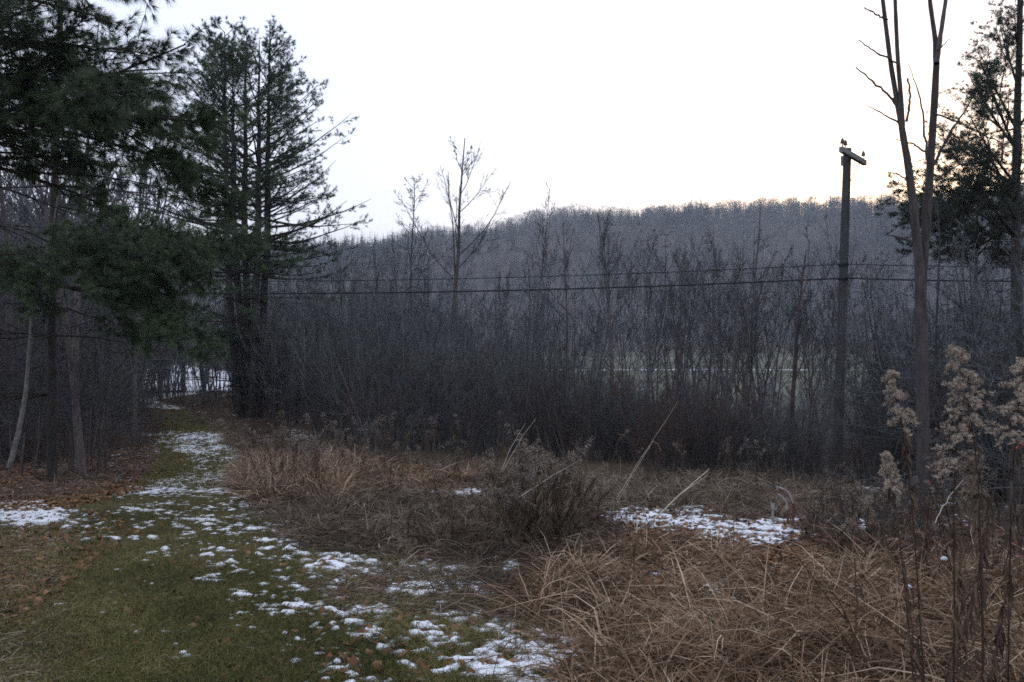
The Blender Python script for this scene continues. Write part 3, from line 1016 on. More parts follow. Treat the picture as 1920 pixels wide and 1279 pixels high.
bare("bare_tree", 388, 43, 470, .13, "far bare tree past the path's bend, right one before the snowy clearing", 427, l=(14, 6, 4), ang=.7, first=.2)

# pale leaning birch stem in front of the left wood
a_, b_ = W(22, 860, 11.5), W(72, 560, 12.2)
r_ = np.random.default_rng(5)
P = np.stack([a_ + (b_ - a_) * t + np.array([.05 * math.sin(t * 5), 0, 0]) for t in np.linspace(-.06, 1.7, 9)])[None]
base = P[0, 0].copy()
base[2] = float(zg(base[0], base[1]))
Rb = taper(np.array([.04]), 9, .3)
tr, cr = MB(), MB()
V, F = tubes(P - base, Rb, 8)
tr.add(V, F, 0, smooth=True)
s, d_, ln, ra, t = spawn(r_, P - base, Rb, np.array([2.2]), 16, .45, .98, .9, .5, .35)
Pc = grow(r_, s, d_, ln, 5, .1, .05)
V, F = tubes(Pc, taper(ra, 5), 4)
cr.add(V, F, 0)
s, d_, ln, ra, t = spawn(r_, Pc, taper(ra, 5), ln, 6, .2, .97, .7, .5, .5)
V, F = tubes(grow(r_, s, d_, ln, 4, .12, .03), taper(np.maximum(ra, .0025), 4), 3)
cr.add(V, F, 0)
plant("leaning_birch", (tr, cr), (M_birch, M_twig), "slim pale tree leaning right at the left wood's front", "tree", loc=base)

# ------------------------------------------------------------------ twin-stemmed bare tree at right
TY = 9.6
tb = W(1731, 1010, TY)
tb[2] = float(zg(tb[0], tb[1]))


def curve(pts, rad, n=26, dy=0.):
    """smooth polyline through photo points at depth TY (+ drift)"""
    p = np.array([W(a[0], a[1], TY + dy * i / max(1, len(pts) - 1)) for i, a in enumerate(pts)])
    s = np.linspace(0, 1, len(p))
    q = np.linspace(0, 1, n)
    out = np.stack([np.interp(q, s, p[:, k]) for k in range(3)], -1)
    for _ in range(3):
        out[1:-1] = (out[:-2] + 2 * out[1:-1] + out[2:]) / 4
    return out[None], np.interp(q, s, rad)[None]


e = empty("twin_stemmed_tree", tb, "bare tree whose trunk forks into two tall grey stems, right of the utility pole", "bare tree")
r_ = np.random.default_rng(77)
stems = [
    ([(1731, 1035), (1731, 900), (1730, 760), (1728, 640), (1727, 560), (1722, 480), (1712, 380), (1700, 290), (1690, 235), (1680, 180), (1668, 110), (1660, 40), (1648, -60), (1640, -160)],
     [.092, .085, .08, .077, .074, .062, .052, .046, .042, .034, .031, .027, .022, .016], 0.),
    ([(1729, 560), (1731, 500), (1738, 400), (1745, 300), (1751, 210), (1757, 110), (1752, 60), (1744, 10), (1738, -80)],
     [.055, .058, .056, .052, .046, .042, .034, .028, .02], .35)]
forks = [([(1692, 240), (1690, 190), (1683, 110), (1679, 20), (1676, -80)], [.036, .032, .029, .026, .02], -.15),
         ([(1756, 120), (1763, 70), (1772, 10), (1782, -80)], [.036, .032, .028, .02], .5)]
side = [([(1690, 207), (1668, 180), (1640, 155), (1605, 127)], [.018, .015, .012, .008]), ([(1684, 120), (1660, 108), (1635, 95), (1610, 76)], [.014, .011, .009, .006]),
        ([(1692, 235), (1665, 220), (1645, 208), (1625, 198)], [.012, .009, .007, .004]), ([(1664, 38), (1650, 32), (1635, 22), (1620, 15)], [.012, .01, .009, .007]),
        ([(1700, 228), (1706, 195), (1707, 175), (1702, 148)], [.016, .014, .012, .012]), ([(1737, 300), (1733, 230), (1725, 180), (1703, 120)], [.015, .011, .008, .004]),
        ([(1738, 290), (1720, 275), (1700, 266), (1680, 262)], [.014, .012, .009, .006]), ([(1751, 310), (1775, 260), (1800, 225), (1822, 185)], [.02, .016, .012, .006]),
        ([(1757, 340), (1775, 320), (1800, 310), (1850, 300)], [.014, .011, .008, .004]), ([(1722, 460), (1700, 450), (1680, 445), (1660, 440)], [.014, .012, .01, .005]),
        ([(1698, 335), (1685, 328), (1675, 324), (1664, 324)], [.012, .01, .008, .005]), ([(1757, 95), (1765, 90), (1775, 80), (1782, 72)], [.01, .008, .006, .004]),
        ([(1752, 215), (1800, 230), (1850, 255), (1900, 280)], [.012, .010, .008, .003])]
for pts, rad, dy in stems:
    m_ = MB()
    Pq, Rq = curve(pts, rad, 40, dy)
    jit = r_.normal(size=(1, 40, 12, 1)) * .05 + (vnoise(np.linspace(0, 9, 40), np.zeros(40), 1, 3)[None, :, None, None] - .5) * .16
    V, F = tubes(Pq - tb, Rq * .86, 12, jit)
    m_.add(V, F, 0, smooth=True)
    m_.build("trunk", [M_bark_w], e)
for pts, rad, dy in forks:
    m_ = MB()
    Pq, Rq = curve(pts, rad, 24, dy)
    V, F = tubes(Pq - tb, Rq * .86, 10, r_.normal(size=(1, 24, 10, 1)) * .05)
    m_.add(V, F, 0, smooth=True)
    m_.build("leader", [M_bark_w], e)
for pts, rad in side:
    m_ = MB()
    Pq, Rq = curve(pts, rad, 14, r_.uniform(-.4, .4))
    Pq = Pq + np.concatenate([np.zeros((1, 1, 3)), r_.normal(size=(1, 12, 3)) * .006, np.zeros((1, 1, 3))], 1)
    V, F = tubes(Pq - tb, Rq, 6, r_.normal(size=(1, 14, 6, 1)) * .12)
    m_.add(V, F, 0, smooth=True)
    s, d_, ln, ra, t = spawn(r_, Pq - tb, Rq, np.array([.5]), 4, .2, .95, .8, .4, .35)
    V, F = tubes(grow(r_, s, d_, ln, 4, .1, .05), taper(np.maximum(ra, .002), 4), 3)
    m_.add(V, F, 0)
    m_.build("branch", [M_bark_w], e)

# ------------------------------------------------------------------ utility pole and cables
PY_ = 22.0
pb = W(1569, 890, PY_)
pb[2] = float(zg(pb[0], pb[1]))
pt = W(1589, 279, PY_)
e = empty("utility_pole", pb, "weathered wooden utility pole with a tilted-looking crossarm and no wires on top", "utility pole")
m_ = MB()
ts = np.linspace(-.06, 1, 30)
Pq = np.array([pb + (pt - pb) * t for t in ts])[None] - pb
r_ = np.random.default_rng(3)
V, F = tubes(Pq, np.linspace(.142, .105, 30)[None], 16, r_.normal(size=(1, 30, 16, 1)) * .015)
m_.add(V, F, 0, smooth=True)
n = len(V)
m_.add(V[-16:], np.arange(16)[None], 0)
m_.build("pole", [M_pole], e)
c1, c2 = W(1575, 283, 21.15) - np.array([.14, 0, 0]), W(1619, 307, 22.75) - np.array([.14, 0, 0])
c2[2] = c1[2] = (c1[2] + c2[2]) / 2
ax = nrm(c2 - c1)
sd = nrm(np.cross(ax, UP))
# set the arm just in front of the pole
mid = (c1 + c2) / 2
shift = sd * 0.0


def box_between(p, q, hw, hh, sdv, upv, bev=.012):
    prof = [(-hw + bev, -hh), (hw - bev, -hh), (hw, -hh + bev), (hw, hh - bev), (hw - bev, hh), (-hw + bev, hh), (-hw, hh - bev), (-hw, -hh + bev)]
    V = [p + sdv * a + upv * b for a, b in prof] + [q + sdv * a + upv * b for a, b in prof]
    F4 = [[i, (i + 1) % 8, 8 + (i + 1) % 8, 8 + i] for i in range(8)]
    return np.array(V), np.array(F4), np.array([list(range(7, -1, -1)), list(range(8, 16))])


off = -sd * (.105 + .06) if (-sd)[1] < 0 else sd * (.105 + .06)
V, F4, F8 = box_between(c1 - pb + off, c2 - pb + off, .058, .075, sd, UP)
m_ = MB()
m_.add(V, F4, 0)
m_.add(V, F8, 0)
m_.build("crossarm", [M_arm], e)
top_arm = .075
for f in (.05, .17, .94):
    p0 = c1 + (c2 - c1) * f - pb + off + UP * top_arm
    m_ = MB()
    zs = np.array([0, .10, .10, .115, .15, .165, .20, .215, .235, .24])
    rs = np.array([.012, .012, .055, .062, .045, .052, .034, .036, .026, .004])
    V, F = tubes((p0[None] + UP[None] * zs[:, None])[None], rs[None], 12)
    m_.add(V, F, 0, smooth=True)
    m_.build("insulator", [M_glass], e)
m_ = MB()
q0 = (pb + (pt - pb) * .90) - pb + off * .72
V, F = tubes(np.array([[q0, c1 + (c2 - c1) * .78 - pb + off - UP * .07]]), np.array([[.011, .011]]), 5)
m_.add(V, F, 0)
m_.build("brace", [M_cable], e)
m_ = MB()
q1 = W(1588, 300, PY_) - pb
V, F4, F8 = box_between(q1 + np.array([-.128, 0, -.16]), q1 + np.array([-.128, 0, .10]), .03, .05, np.array([1., 0, 0]), np.array([0, 1., 0]))
m_.add(V, F4, 0)
m_.add(V, F8, 0)
m_.build("mounting_block", [M_arm], e)
m_ = MB()
for py in (497, 523):
    c = W(1581, py, PY_) - pb
    zz = np.array([-.03, .03])
    V, F = tubes((c[None] + UP[None] * zz[:, None])[None], np.array([[.142, .142]]), 16)
    m_.add(V, F, 0, smooth=True)
    V, F4, F8 = box_between(c + np.array([0, -.15, 0]), c + np.array([0, -.27, 0]), .03, .035, np.array([1., 0, 0]), UP)
    m_.add(V, F4, 0)
    m_.add(V, F8, 0)
m_.build("cable_clamp", [M_cable], e)


def cable(label, py_pole, py_left, r, twist):
    a = W(1581, py_pole, PY_) + np.array([0, -.25, 0])
    l = W(490, py_left, 24.2)
    dl = (l - a)
    left = a + dl * 1.75
    right = a - dl * .8
    right[2] = a[2] + .25
    left[2] = l[2] + .25
    m_ = MB()
    pts = []
    for t in np.linspace(0, 1, 60):
        p = a + (left - a) * t
        # sag through the photo's point at t = 1 / 1.75
        p[2] = a[2] + (left[2] - a[2]) * t - 4 * .32 * t * (1 - t)
        pts.append(p)
    pts2 = []
    for t in np.linspace(0, 1, 40):
        p = a + (right - a) * t
        p[2] = a[2] + (right[2] - a[2]) * t - 4 * .25 * t * (1 - t)
        pts2.append(p)
    P = np.array(pts2[::-1] + pts[1:])
    V, F = tubes(P[None], np.full((1, len(P)), r), 6)
    m_.add(V, F, 0, smooth=True)
    o = m_.build("overhead_cable", [M_cable])
    tag(o, label, "cable")


cable("thin upper cable crossing the pole above the thicket", 497, 523, .012, 0)
cable("thick black lower cable crossing the pole above the thicket", 523, 545, .023, 1)

# ------------------------------------------------------------------ pines
def pine_boughs(r, limbs, radii, cr, twig_per, sub_per, twl, nl, nw, per_tuft, tufts, droop, start=.3, twup=.05, spread=.6, minr=.003, flat=.4):
    """limbs (B,n,3): adds wood (mat 0) and needles (mat 1) to MB cr"""
    B, n, _ = limbs.shape
    V, F = tubes(limbs, radii, 5)
    cr.add(V, F, 0, smooth=True)
    LL = np.linalg.norm(limbs[:, -1] - limbs[:, 0], axis=1)
    s, d, ln, ra, t = spawn(r, limbs, radii, np.ones(B), twig_per, start, 1.0, .8, 1, .45, shape=0)
    d[:, 2] *= flat
    ln = np.minimum(twl * r.uniform(.5, 1.2, len(s)) * (1.2 - .5 * t), np.repeat(LL, twig_per) * .5)
    P1 = grow(r, s, d, ln, 5, .08, twup)
    R1 = taper(np.maximum(ra, minr * 1.3), 5, .4)
    V, F = tubes(P1, R1, 3)
    cr.add(V, F, 0)
    s2, d2, l2, r2, _ = spawn(r, P1, R1, ln, sub_per, .25, .98, .75, .5, .5)
    d2[:, 2] *= .6
    P2 = grow(r, s2, d2, l2, 4, .08, twup)
    R2 = np.full((len(s2), 4), minr)
    V, F = tubes(P2, R2, 3)
    cr.add(V, F, 0)
    for P, n_t in ((P1, tufts + 1), (P2, tufts)):
        B2, m, _ = P.shape
        tt = r.uniform(.35, 1., (B2, n_t))
        f = tt * (m - 1)
        i = np.minimum(f.astype(int), m - 2)
        b = np.arange(B2)[:, None]
        q = P[b, i] + (P[b, i + 1] - P[b, i]) * (f - i)[..., None]
        dd = P[b, i + 1] - P[b, i]
        V, F, tn = needles(r, q.reshape(-1, 3), dd.reshape(-1, 3), per_tuft, nl, nw, spread, droop)
        cr.add(V, F, 1, tn)


def limb(r, a, b, n=9, arch=0., wob=.03, r0=.05, r1=.012):
    """an arching limb from a to b"""
    t = np.linspace(0, 1, n)
    L = np.linalg.norm(b - a)
    P = a[None] + (b - a)[None] * t[:, None]
    P[:, 2] += arch * L * 4 * t * (1 - t)
    P[1:] += np.cumsum(r.normal(size=(n - 1, 3)) * wob * L / n, 0)
    return P, r0 + (r1 - r0) * t


# --- the five-stemmed pine by the path
r_ = np.random.default_rng(21)
PYD = 30.
pbase = place(468, PYD)
e = empty("white_pine", pbase, "tall pine with five straight trunks rising together beside the path", "pine tree")
pbv = np.array(pbase)
tops = [(421, 60, 29.4, 425), (437, 120, 30.6, 438), (462, 62, 30.2, 458), (486, 75, 29.7, 484), (506, 50, 30.0, 500)]
allL, allR = [], []
TRK = []
for k, (tx, ty, Y, mx) in enumerate(tops):
    p0 = pbv + np.array([(k - 2) * .16, (r_.uniform() - .5) * .5, -.3])
    p1 = W(mx, 600, Y)
    p1[0] = p0[0] * .45 + p1[0] * .55
    p2 = W(mx, 440, Y)
    p3 = W(tx, ty, Y)
    key = np.array([p0, p1, p2, p3])
    s = np.array([0, .32, .45, 1.])
    q = np.linspace(0, 1, 24)
    P = np.stack([np.interp(q, s, key[:, c]) for c in range(3)], -1)
    for _ in range(2):
        P[1:-1] = (P[:-2] + 2 * P[1:-1] + P[2:]) / 4
    P[1:-1] += r_.normal(size=(22, 3)) * .015
    Rr = np.interp(q, [0, .1, .5, 1], [.17, .14, .12, .015])
    TRK.append((P, Rr))
    m_ = MB()
    V, F = tubes((P - pbv)[None], Rr[None], 8, r_.normal(size=(1, 24, 8, 1)) * .04)
    m_.add(V, F, 0, smooth=True)
    m_.build("trunk", [M_bark_p], e)
    # live limbs
    for j in range(54):
        zf = 1 - r_.uniform(0, 1) ** .85 * .62       # fraction of trunk
        f = zf * 23
        i = min(int(f), 22)
        st = P[i] + (P[i + 1] - P[i]) * (f - i)
        out = st[0] - pbv[0]
        az = r_.uniform(0, 6.28)
        hz = np.array([math.cos(az), math.sin(az), 0])
        hz[0] += out * .9                             # outer stems reach outward
        hz = hz / np.linalg.norm(hz)
        h = st[2]
        Lm = np.interp(h, [4.2, 6, 8, 10, 12, 13.4], [3.3, 3.9, 3.2, 1.9, .75, .35]) * r_.uniform(.5, 1.1)
        rise = np.interp(h, [4, 7, 10, 13], [.12, .35, .8, 1.5])
        en = st + hz * Lm + UP * Lm * (rise + r_.normal() * .12)
        Lp, Lr = limb(r_, st, en, 8, -.06, .05, .012 + .012 * Lm, .006)
        allL.append(Lp - pbv)
        allR.append(Lr)
cr = MB()
pine_boughs(r_, np.array(allL), np.array(allR), cr, 9, 4, .8, .15, .0044, 12, 2, -.05, start=.25, twup=.10, spread=.5, minr=.005)
# low dead limbs and a dark green skirt
dl, dr = [], []
for k in range(90):
    P, Rr = TRK[k % 5]
    i = r_.integers(2, 9)
    az = r_.uniform(0, 6.28)
    st = P[i]
    en = st + np.array([math.cos(az), math.sin(az), r_.uniform(-.35, .05)]) * r_.uniform(.7, 2.2)
    a, b = limb(r_, st, en, 8, .03, .06, .022, .006)
    dl.append(a - pbv)
    dr.append(b)
dl, dr = np.array(dl), np.array(dr)
V, F = tubes(dl, dr, 4)
cr.add(V, F, 0)
s, d_, ln, ra, t = spawn(r_, dl, dr, np.full(90, 1.3), 9, .25, 1., .7, .5, .5)
V, F = tubes(grow(r_, s, d_, ln, 4, .1, -.02), taper(np.maximum(ra, .005), 4), 3)
cr.add(V, F, 0)
sk, sr = [], []
for k in range(44):
    P, Rr = TRK[k % 5]
    st = P[r_.integers(6, 11)]
    az = r_.uniform(0, 6.28)
    en = st + np.array([math.cos(az), math.sin(az), r_.uniform(-.1, .2)]) * r_.uniform(1.2, 3.0)
    a, b = limb(r_, st, en, 8, .03, .04, .03, .006)
    sk.append(a - pbv)
    sr.append(b)
pine_boughs(r_, np.array(sk), np.array(sr), cr, 9, 4, .7, .13, .008, 10, 2, .05, start=.35, spread=.6, minr=.006)
cr.build("crown", [M_bark_p, M_needle_f], e)


# --- near pines at left: trunk just out of the frame and a second trunk in the wood
def near_pine(name, label, trunk, r_trunk, boughs, seed, nl, nw, dead=0, nmat=None, ptuft=24, spr=.36, thin=.62):
    r = np.random.default_rng(seed)
    base = trunk[0].copy()
    base[2] = float(zg(base[0], base[1]))
    e = empty(name, base, label, "pine tree")
    q = np.linspace(0, 1, 26)
    s = np.linspace(0, 1, len(trunk))
    P = np.stack([np.interp(q, s, trunk[:, c]) for c in range(3)], -1)
    P[0, 2] = base[2] - .2
    m_ = MB()
    V, F = tubes((P - base)[None], np.linspace(r_trunk, r_trunk * .35, 26)[None], 12, r.normal(size=(1, 26, 12, 1)) * .04)
    m_.add(V, F, 0, smooth=True)
    m_.build("trunk", [M_bark_p], e)
    cr = MB()
    for (tip, z0, arch, r0, per, sub, twl, st, droop, fork) in boughs:
        k = np.argmin(np.abs(P[:, 2] - z0))
        a, b = limb(r, P[k], tip, 14, arch, .035, r0, .007)
        L, R = [a], [b]
        for f in range(fork):
            i = r.integers(4, 10)
            en = a[i] + (tip - a[i]) * r.uniform(.5, .95) + r.normal(size=3) * np.array([.35, .6, .3])
            a2, b2 = limb(r, a[i], en, 14, arch * .6, .04, b[i] * .7, .006)
            L.append(a2)
            R.append(b2)
        pine_boughs(r, np.array(L) - base, np.array(R), cr, max(6, int(per * thin)), sub, twl, nl, nw, ptuft, 2, droop, start=st, spread=spr, minr=.0028, flat=.7, twup=.03)
    dl, dr = [], []
    for k in range(dead):
        i = r.integers(3, 18)
        az = r.uniform(0, 6.28)
        en = P[i] + np.array([math.cos(az), math.sin(az), r.uniform(-.35, .1)]) * r.uniform(.8, 2.6)
        a, b = limb(r, P[i], en, 8, .03, .06, .02, .004)
        dl.append(a - base)
        dr.append(b)
    if dl:
        dl, dr = np.array(dl), np.array(dr)
        V, F = tubes(dl, dr, 4)
        cr.add(V, F, 0)
        s, d_, ln, ra, t = spawn(r, dl, dr, np.full(dead, 1.4), 12, .2, 1., .7, .5, .5)
        P2 = grow(r, s, d_, ln, 4, .1, -.02)
        V, F = tubes(P2, taper(np.maximum(ra, .003), 4), 3)
        cr.add(V, F, 0)
        s, d_, ln, ra, t = spawn(r, P2, taper(np.maximum(ra, .003), 4), ln, 4, .2, 1., .6, .5, .5)
        V, F = tubes(grow(r, s, d_, ln, 3, .1, -.02), taper(np.maximum(ra, .0025), 3), 3)
        cr.add(V, F, 0)
    cr.build("crown", [M_bark_p, nmat or M_needle], e)


tk = np.array([[-6.6, 7.8, -.3], [-6.5, 7.8, 2.5], [-6.5, 7.9, 5.], [-6.4, 7.9, 8.]])
#        tip, trunk height, arch, r0, twigs, subs, twig length, start, droop, forks
B1 = [(W(338, 72, 7.6), 3.6, -.05, .04, 26, 4, .42, .42, .15, 2),
      (W(250, 165, 7.4), 4.1, .02, .04, 26, 4, .5, .3, .35, 4),
      (W(300, 130, 8.0), 4.0, .02, .04, 24, 4, .5, .35, .35, 3),
      (W(425, 232, 7.0), 3.6, .03, .045, 84, 4, .30, .35, .35, 3),
      (W(340, 222, 7.2), 3.5, .03, .04, 56, 4, .32, .35, .35, 3),
      (W(215, 40, 7.0), 5.2, .04, .04, 24, 4, .45, .4, .5, 2),
      (W(90, 0, 7.2), 4.3, 0, .045, 16, 4, .4, .35, .2, 2),
      (W(60, 60, 7.8), 4.8, .0, .04, 24, 4, .5, .25, .3, 4),
      (W(150, 110, 7.5), 4.6, .05, .04, 28, 4, .5, .3, .4, 4),
      (W(120, 170, 8.0), 4.0, .05, .04, 28, 4, .5, .25, .35, 4),
      (W(140, 250, 8.0), 3.6, .04, .04, 24, 4, .5, .25, .35, 3),
      (W(60, 290, 8.2), 3.3, .04, .04, 24, 4, .5, .25, .35, 3),
      (W(215, 390, 8.6), 3.5, .05, .04, 22, 4, .4, .5, .4, 2)]
near_pine("pine_tree", "near pine whose dark boughs reach in from the upper left edge", tk, .17, B1, 31, .12, .0016, dead=30)
t2b = place(98, 13.2)
tk2 = np.array([[t2b[0], 13.2, t2b[2]], W(97, 560, 13.2), W(103, 330, 13.2), W(112, 60, 13.2), W(115, -160, 13.2)])
B2 = [(W(425, 480, 11.8), 3.4, .05, .05, 34, 4, .6, .4, .25, 6),
      (W(400, 530, 11.4), 3.1, .03, .05, 34, 4, .55, .4, .3, 6),
      (W(300, 490, 11.5), 3.2, .04, .045, 30, 4, .55, .35, .3, 5),
      (W(385, 635, 11.0), 2.7, .03, .045, 30, 4, .4, .5, .3, 4),
      (W(200, 520, 11.6), 2.9, .04, .04, 28, 4, .55, .3, .3, 5),
      (W(30, 540, 11.5), 2.8, .04, .04, 28, 4, .5, .3, .3, 5),
      (W(-60, 500, 12.0), 3.0, .04, .04, 24, 4, .5, .3, .3, 4),
      (W(235, 425, 12.4), 3.9, .03, .04, 26, 4, .5, .5, .3, 4),
      (W(170, 340, 12.4), 4.8, .02, .04, 18, 4, .45, .45, .3, 2),
      (W(280, 560, 11.0), 2.8, .03, .04, 28, 4, .4, .45, .3, 4)]
near_pine("pine_tree", "second pine standing in the left wood with low dark boughs over the path", tk2, .082, B2, 32, .13, .0022, dead=44, thin=.75)
# --- pine at the right edge
t3 = place(1908, 22)
tk3 = np.array([[t3[0], 22, t3[2]], W(1905, 500, 22), W(1905, 300, 22), W(1912, 60, 22), W(1915, -140, 22)])
B3 = [(W(1790, 280, 21), 4.6, -.04, .05, 14, 5, .8, .35, 0, 5), (W(1765, 340, 21.6), 4.4, -.05, .05, 14, 5, .8, .35, 0, 5),
      (W(1800, 190, 21), 6.0, -.05, .05, 14, 5, .8, .3, 0, 5), (W(1835, 90, 22), 7.5, -.05, .045, 14, 5, .7, .3, 0, 5), (W(1870, 40, 22.6), 8.5, -.04, .04, 12, 5, .6, .3, 0, 4),
      (W(1850, 140, 20.5), 6.8, -.04, .045, 12, 5, .8, .3, 0, 5), (W(1980, 120, 21), 7.5, -.05, .045, 12, 5, .8, .3, 0, 4), (W(2040, 280, 21), 5.0, -.05, .05, 12, 5, .8, .3, 0, 4),
      (W(1840, 250, 20), 5.4, -.04, .045, 12, 5, .8, .3, 0, 5), (W(1830, 330, 20), 4.4, -.02, .045, 14, 5, .8, .3, 0, 4),
      (W(1762, 300, 21), 5.2, -.03, .045, 14, 5, .8, .3, 0, 5), (W(1775, 235, 22), 6.0, -.05, .045, 14, 5, .8, .3, 0, 5), (W(1810, 130, 22), 7.0, -.05, .045, 14, 5, .8, .3, 0, 5), (W(1870, 320, 20), 5.0, -.03, .045, 14, 5, .8, .3, 0, 5), (W(1900, 20, 21), 9.0, -.04, .04, 12, 5, .7, .3, 0, 4), (W(1915, 240, 19.5), 5.5, -.04, .04, 12, 5, .8, .3, 0, 4)]
near_pine("pine_tree", "pine with open airy crown at the right edge behind the twin-stemmed tree", tk3, .15, B3, 33, .13, .0032, dead=16, ptuft=13, spr=.6, thin=.72, nmat=M_needle_d)
t4 = place(1830, 26)
tk4 = np.array([[t4[0], 26, t4[2]], W(1830, 500, 26), W(1832, 420, 26), W(1834, 345, 26)])
B4 = [(W(px, py, 25 + (k % 3) * .8), z, .02, .03, 16, 5, .6, .2, .2, 5) for k, (px, py, z) in enumerate(
    [(1715, 365, 5.2), (1685, 335, 5.3), (1735, 400, 4.6), (1900, 375, 5.), (1950, 400, 4.7), (1780, 395, 5.), (1880, 425, 4.4), (1770, 352, 5.4), (1880, 345, 5.6), (1690, 385, 4.9), (1830, 425, 4.6), (1960, 360, 5.2), (1720, 440, 4.0), (1790, 455, 3.8), (1870, 465, 3.6), (1930, 450, 3.9), (1675, 360, 5.0)])]
near_pine("pine_tree", "low dark spreading evergreen beneath the right edge pine", tk4, .07, B4, 34, .14, .0045, dead=10, ptuft=12, spr=.6, thin=.6, nmat=M_needle_d)

# undergrowth of the left wood and along the path
r_ = random.Random(8)
UND = [woody(500 + i, 12, 1.1, .007, .35, .55, 6, 4, 3, ang=.7, trop=.03, wob=.16, minr=.0022, first=.2) for i in range(5)]
undp = [plant("bramble", p, (M_twig_red, M_twig_red), "low reddish bramble tangle at the edge of the left wood", "bramble", "brambles along the left wood and path", names=("stems", "twigs")) for p in UND]
random.seed(12)
for k in range(150):
    u = random.random()
    if u < .68:
        px, py = random.uniform(-120, 300), random.uniform(790, 872)
        if px > 180:
            py = random.uniform(775, 845)
    elif u < .85:
        px, py = random.uniform(320, 470), random.uniform(745, 792)
    else:
        px, py = random.uniform(400, 520), random.uniform(800, 850)
    g0 = gp(px, py)
    if on_path(np.array(g0[0]), np.array(g0[1])):
        continue
    put(undp, px, float(g0[1]), random.uniform(.6, 1.3), tilt=.1)
LW = [woody(520 + i, 4, 4.2, .028, .5, .2, 14, 6, 5, ang=.95, trop=-.01, wob=.10, minr=.0045, first=.1) for i in range(5)]
lwp = [plant("understory_tree", p, (M_bark, M_twig), "bare twiggy understory tree in the dark left wood", "understory tree", "understory trees of the left wood") for p in LW]
for k in range(120):
    px = random.uniform(-350, 235)
    Y = random.uniform(13.5, 36) if px < 190 else random.uniform(19, 30)
    put(lwp, px, Y, random.uniform(.7, 1.2) * (1 + .035 * (Y - 13)), tilt=.05)


# ------------------------------------------------------------------ goldenrod and other dead weeds
def goldenrod(seed, H, head, nside, fl_n, fl_per, fl_len, fl_w, leaves_n, leaf_len, lean=.12, curl=.25, r0=.004, wob=.035, side=.5):
    r = np.random.default_rng(seed)
    st, hd, lv = MB(), MB(), MB()
    P = grow(r, np.array([[0, 0, -.05]]), np.array([[r.normal() * lean, r.normal() * lean, 1.]]), np.array([H + .05]), 12, wob, 0.)
    # nodding tip
    nd = nrm(np.array([r.normal(), r.normal(), 0]))
    f = np.clip((np.linspace(0, 1, 12) - .72) / .28, 0, 1) ** 2
    P[0] += nd[None] * (f * curl * H * .22)[:, None] - UP[None] * (f * curl * H * .08)[:, None]
    Rr = taper(np.array([r0]), 12, .35)
    V, F = tubes(P, Rr, 5)
    st.add(V, F, 0, r.uniform(.2, .8))
    t0 = 1 - head / H
    s, d, ln, ra, t = spawn(r, P, Rr, np.array([head]), nside, t0, 1., 1.05, .62, .4, shape=1.0)
    k = (t - t0) / (1 - t0)
    ln = head * (side - .7 * side * k) * r.uniform(.6, 1.2, len(t))
    Ps = grow(r, s, d, ln, 6, .05, -.28)
    Rs = np.full((len(s), 6), r0 * .28)
    V, F = tubes(Ps, Rs, 3)
    hd.add(V, F, 1, .3)
    # fluffs sit along the upper side of each sidebranch
    tt = r.uniform(.2, 1, (len(s), fl_n))
    f = tt * 5
    i = np.minimum(f.astype(int), 4)
    b = np.arange(len(s))[:, None]
    q = Ps[b, i] + (Ps[b, i + 1] - Ps[b, i]) * (f - i)[..., None]
    q = q.reshape(-1, 3) + r.normal(size=(q.size // 3, 3)) * fl_len * .5 + UP * fl_len * .5
    V, F, tn = needles(r, q, np.tile(UP, (len(q), 1)), fl_per, fl_len, fl_w, 1.3)
    hd.add(V, F, 0, tn)
    # withered leaves hang along the stem
    if leaves_n:
        tl = r.uniform(.12, t0 + .05, leaves_n)
        f = tl * 11
        i = np.minimum(f.astype(int), 10)
        q = P[0, i] + (P[0, i + 1] - P[0, i]) * (f - i)[:, None]
        a = r.uniform(0, 6.28, leaves_n)
        D = np.stack([np.cos(a), np.sin(a), np.full(leaves_n, .1)], -1)
        Pl = grow(r, q, D, leaf_len * r.uniform(.5, 1.2, leaves_n), 5, .3, -1.1)
        wd = leaf_len * .055 * r.uniform(.6, 1.3, leaves_n)[:, None] * np.array([.4, 1, .9, .6, .1])[None]
        V, F = ribbons(Pl, wd, nrm(r.normal(size=(leaves_n, 3))))
        lv.add(V, F, 0, np.repeat(r.beta(2, 2, leaves_n), 10))
    return st, hd, lv


def rod(seed, loc, label, group=None, big=False, dark=False, tiltv=(0, 0), rz=0, name="dead_goldenrod", **k):
    st, hd, lv = goldenrod(seed, **k)
    e = empty(name, loc, label, "goldenrod", group)
    st.build("stem", [M_stalk], e)
    hd.build("seed_head", [M_fluff_d if dark else M_fluff, M_stalk], e)
    if lv.n:
        lv.build("withered_leaves", [M_withered], e)
    e.rotation_euler = (tiltv[0], tiltv[1], rz)
    return e


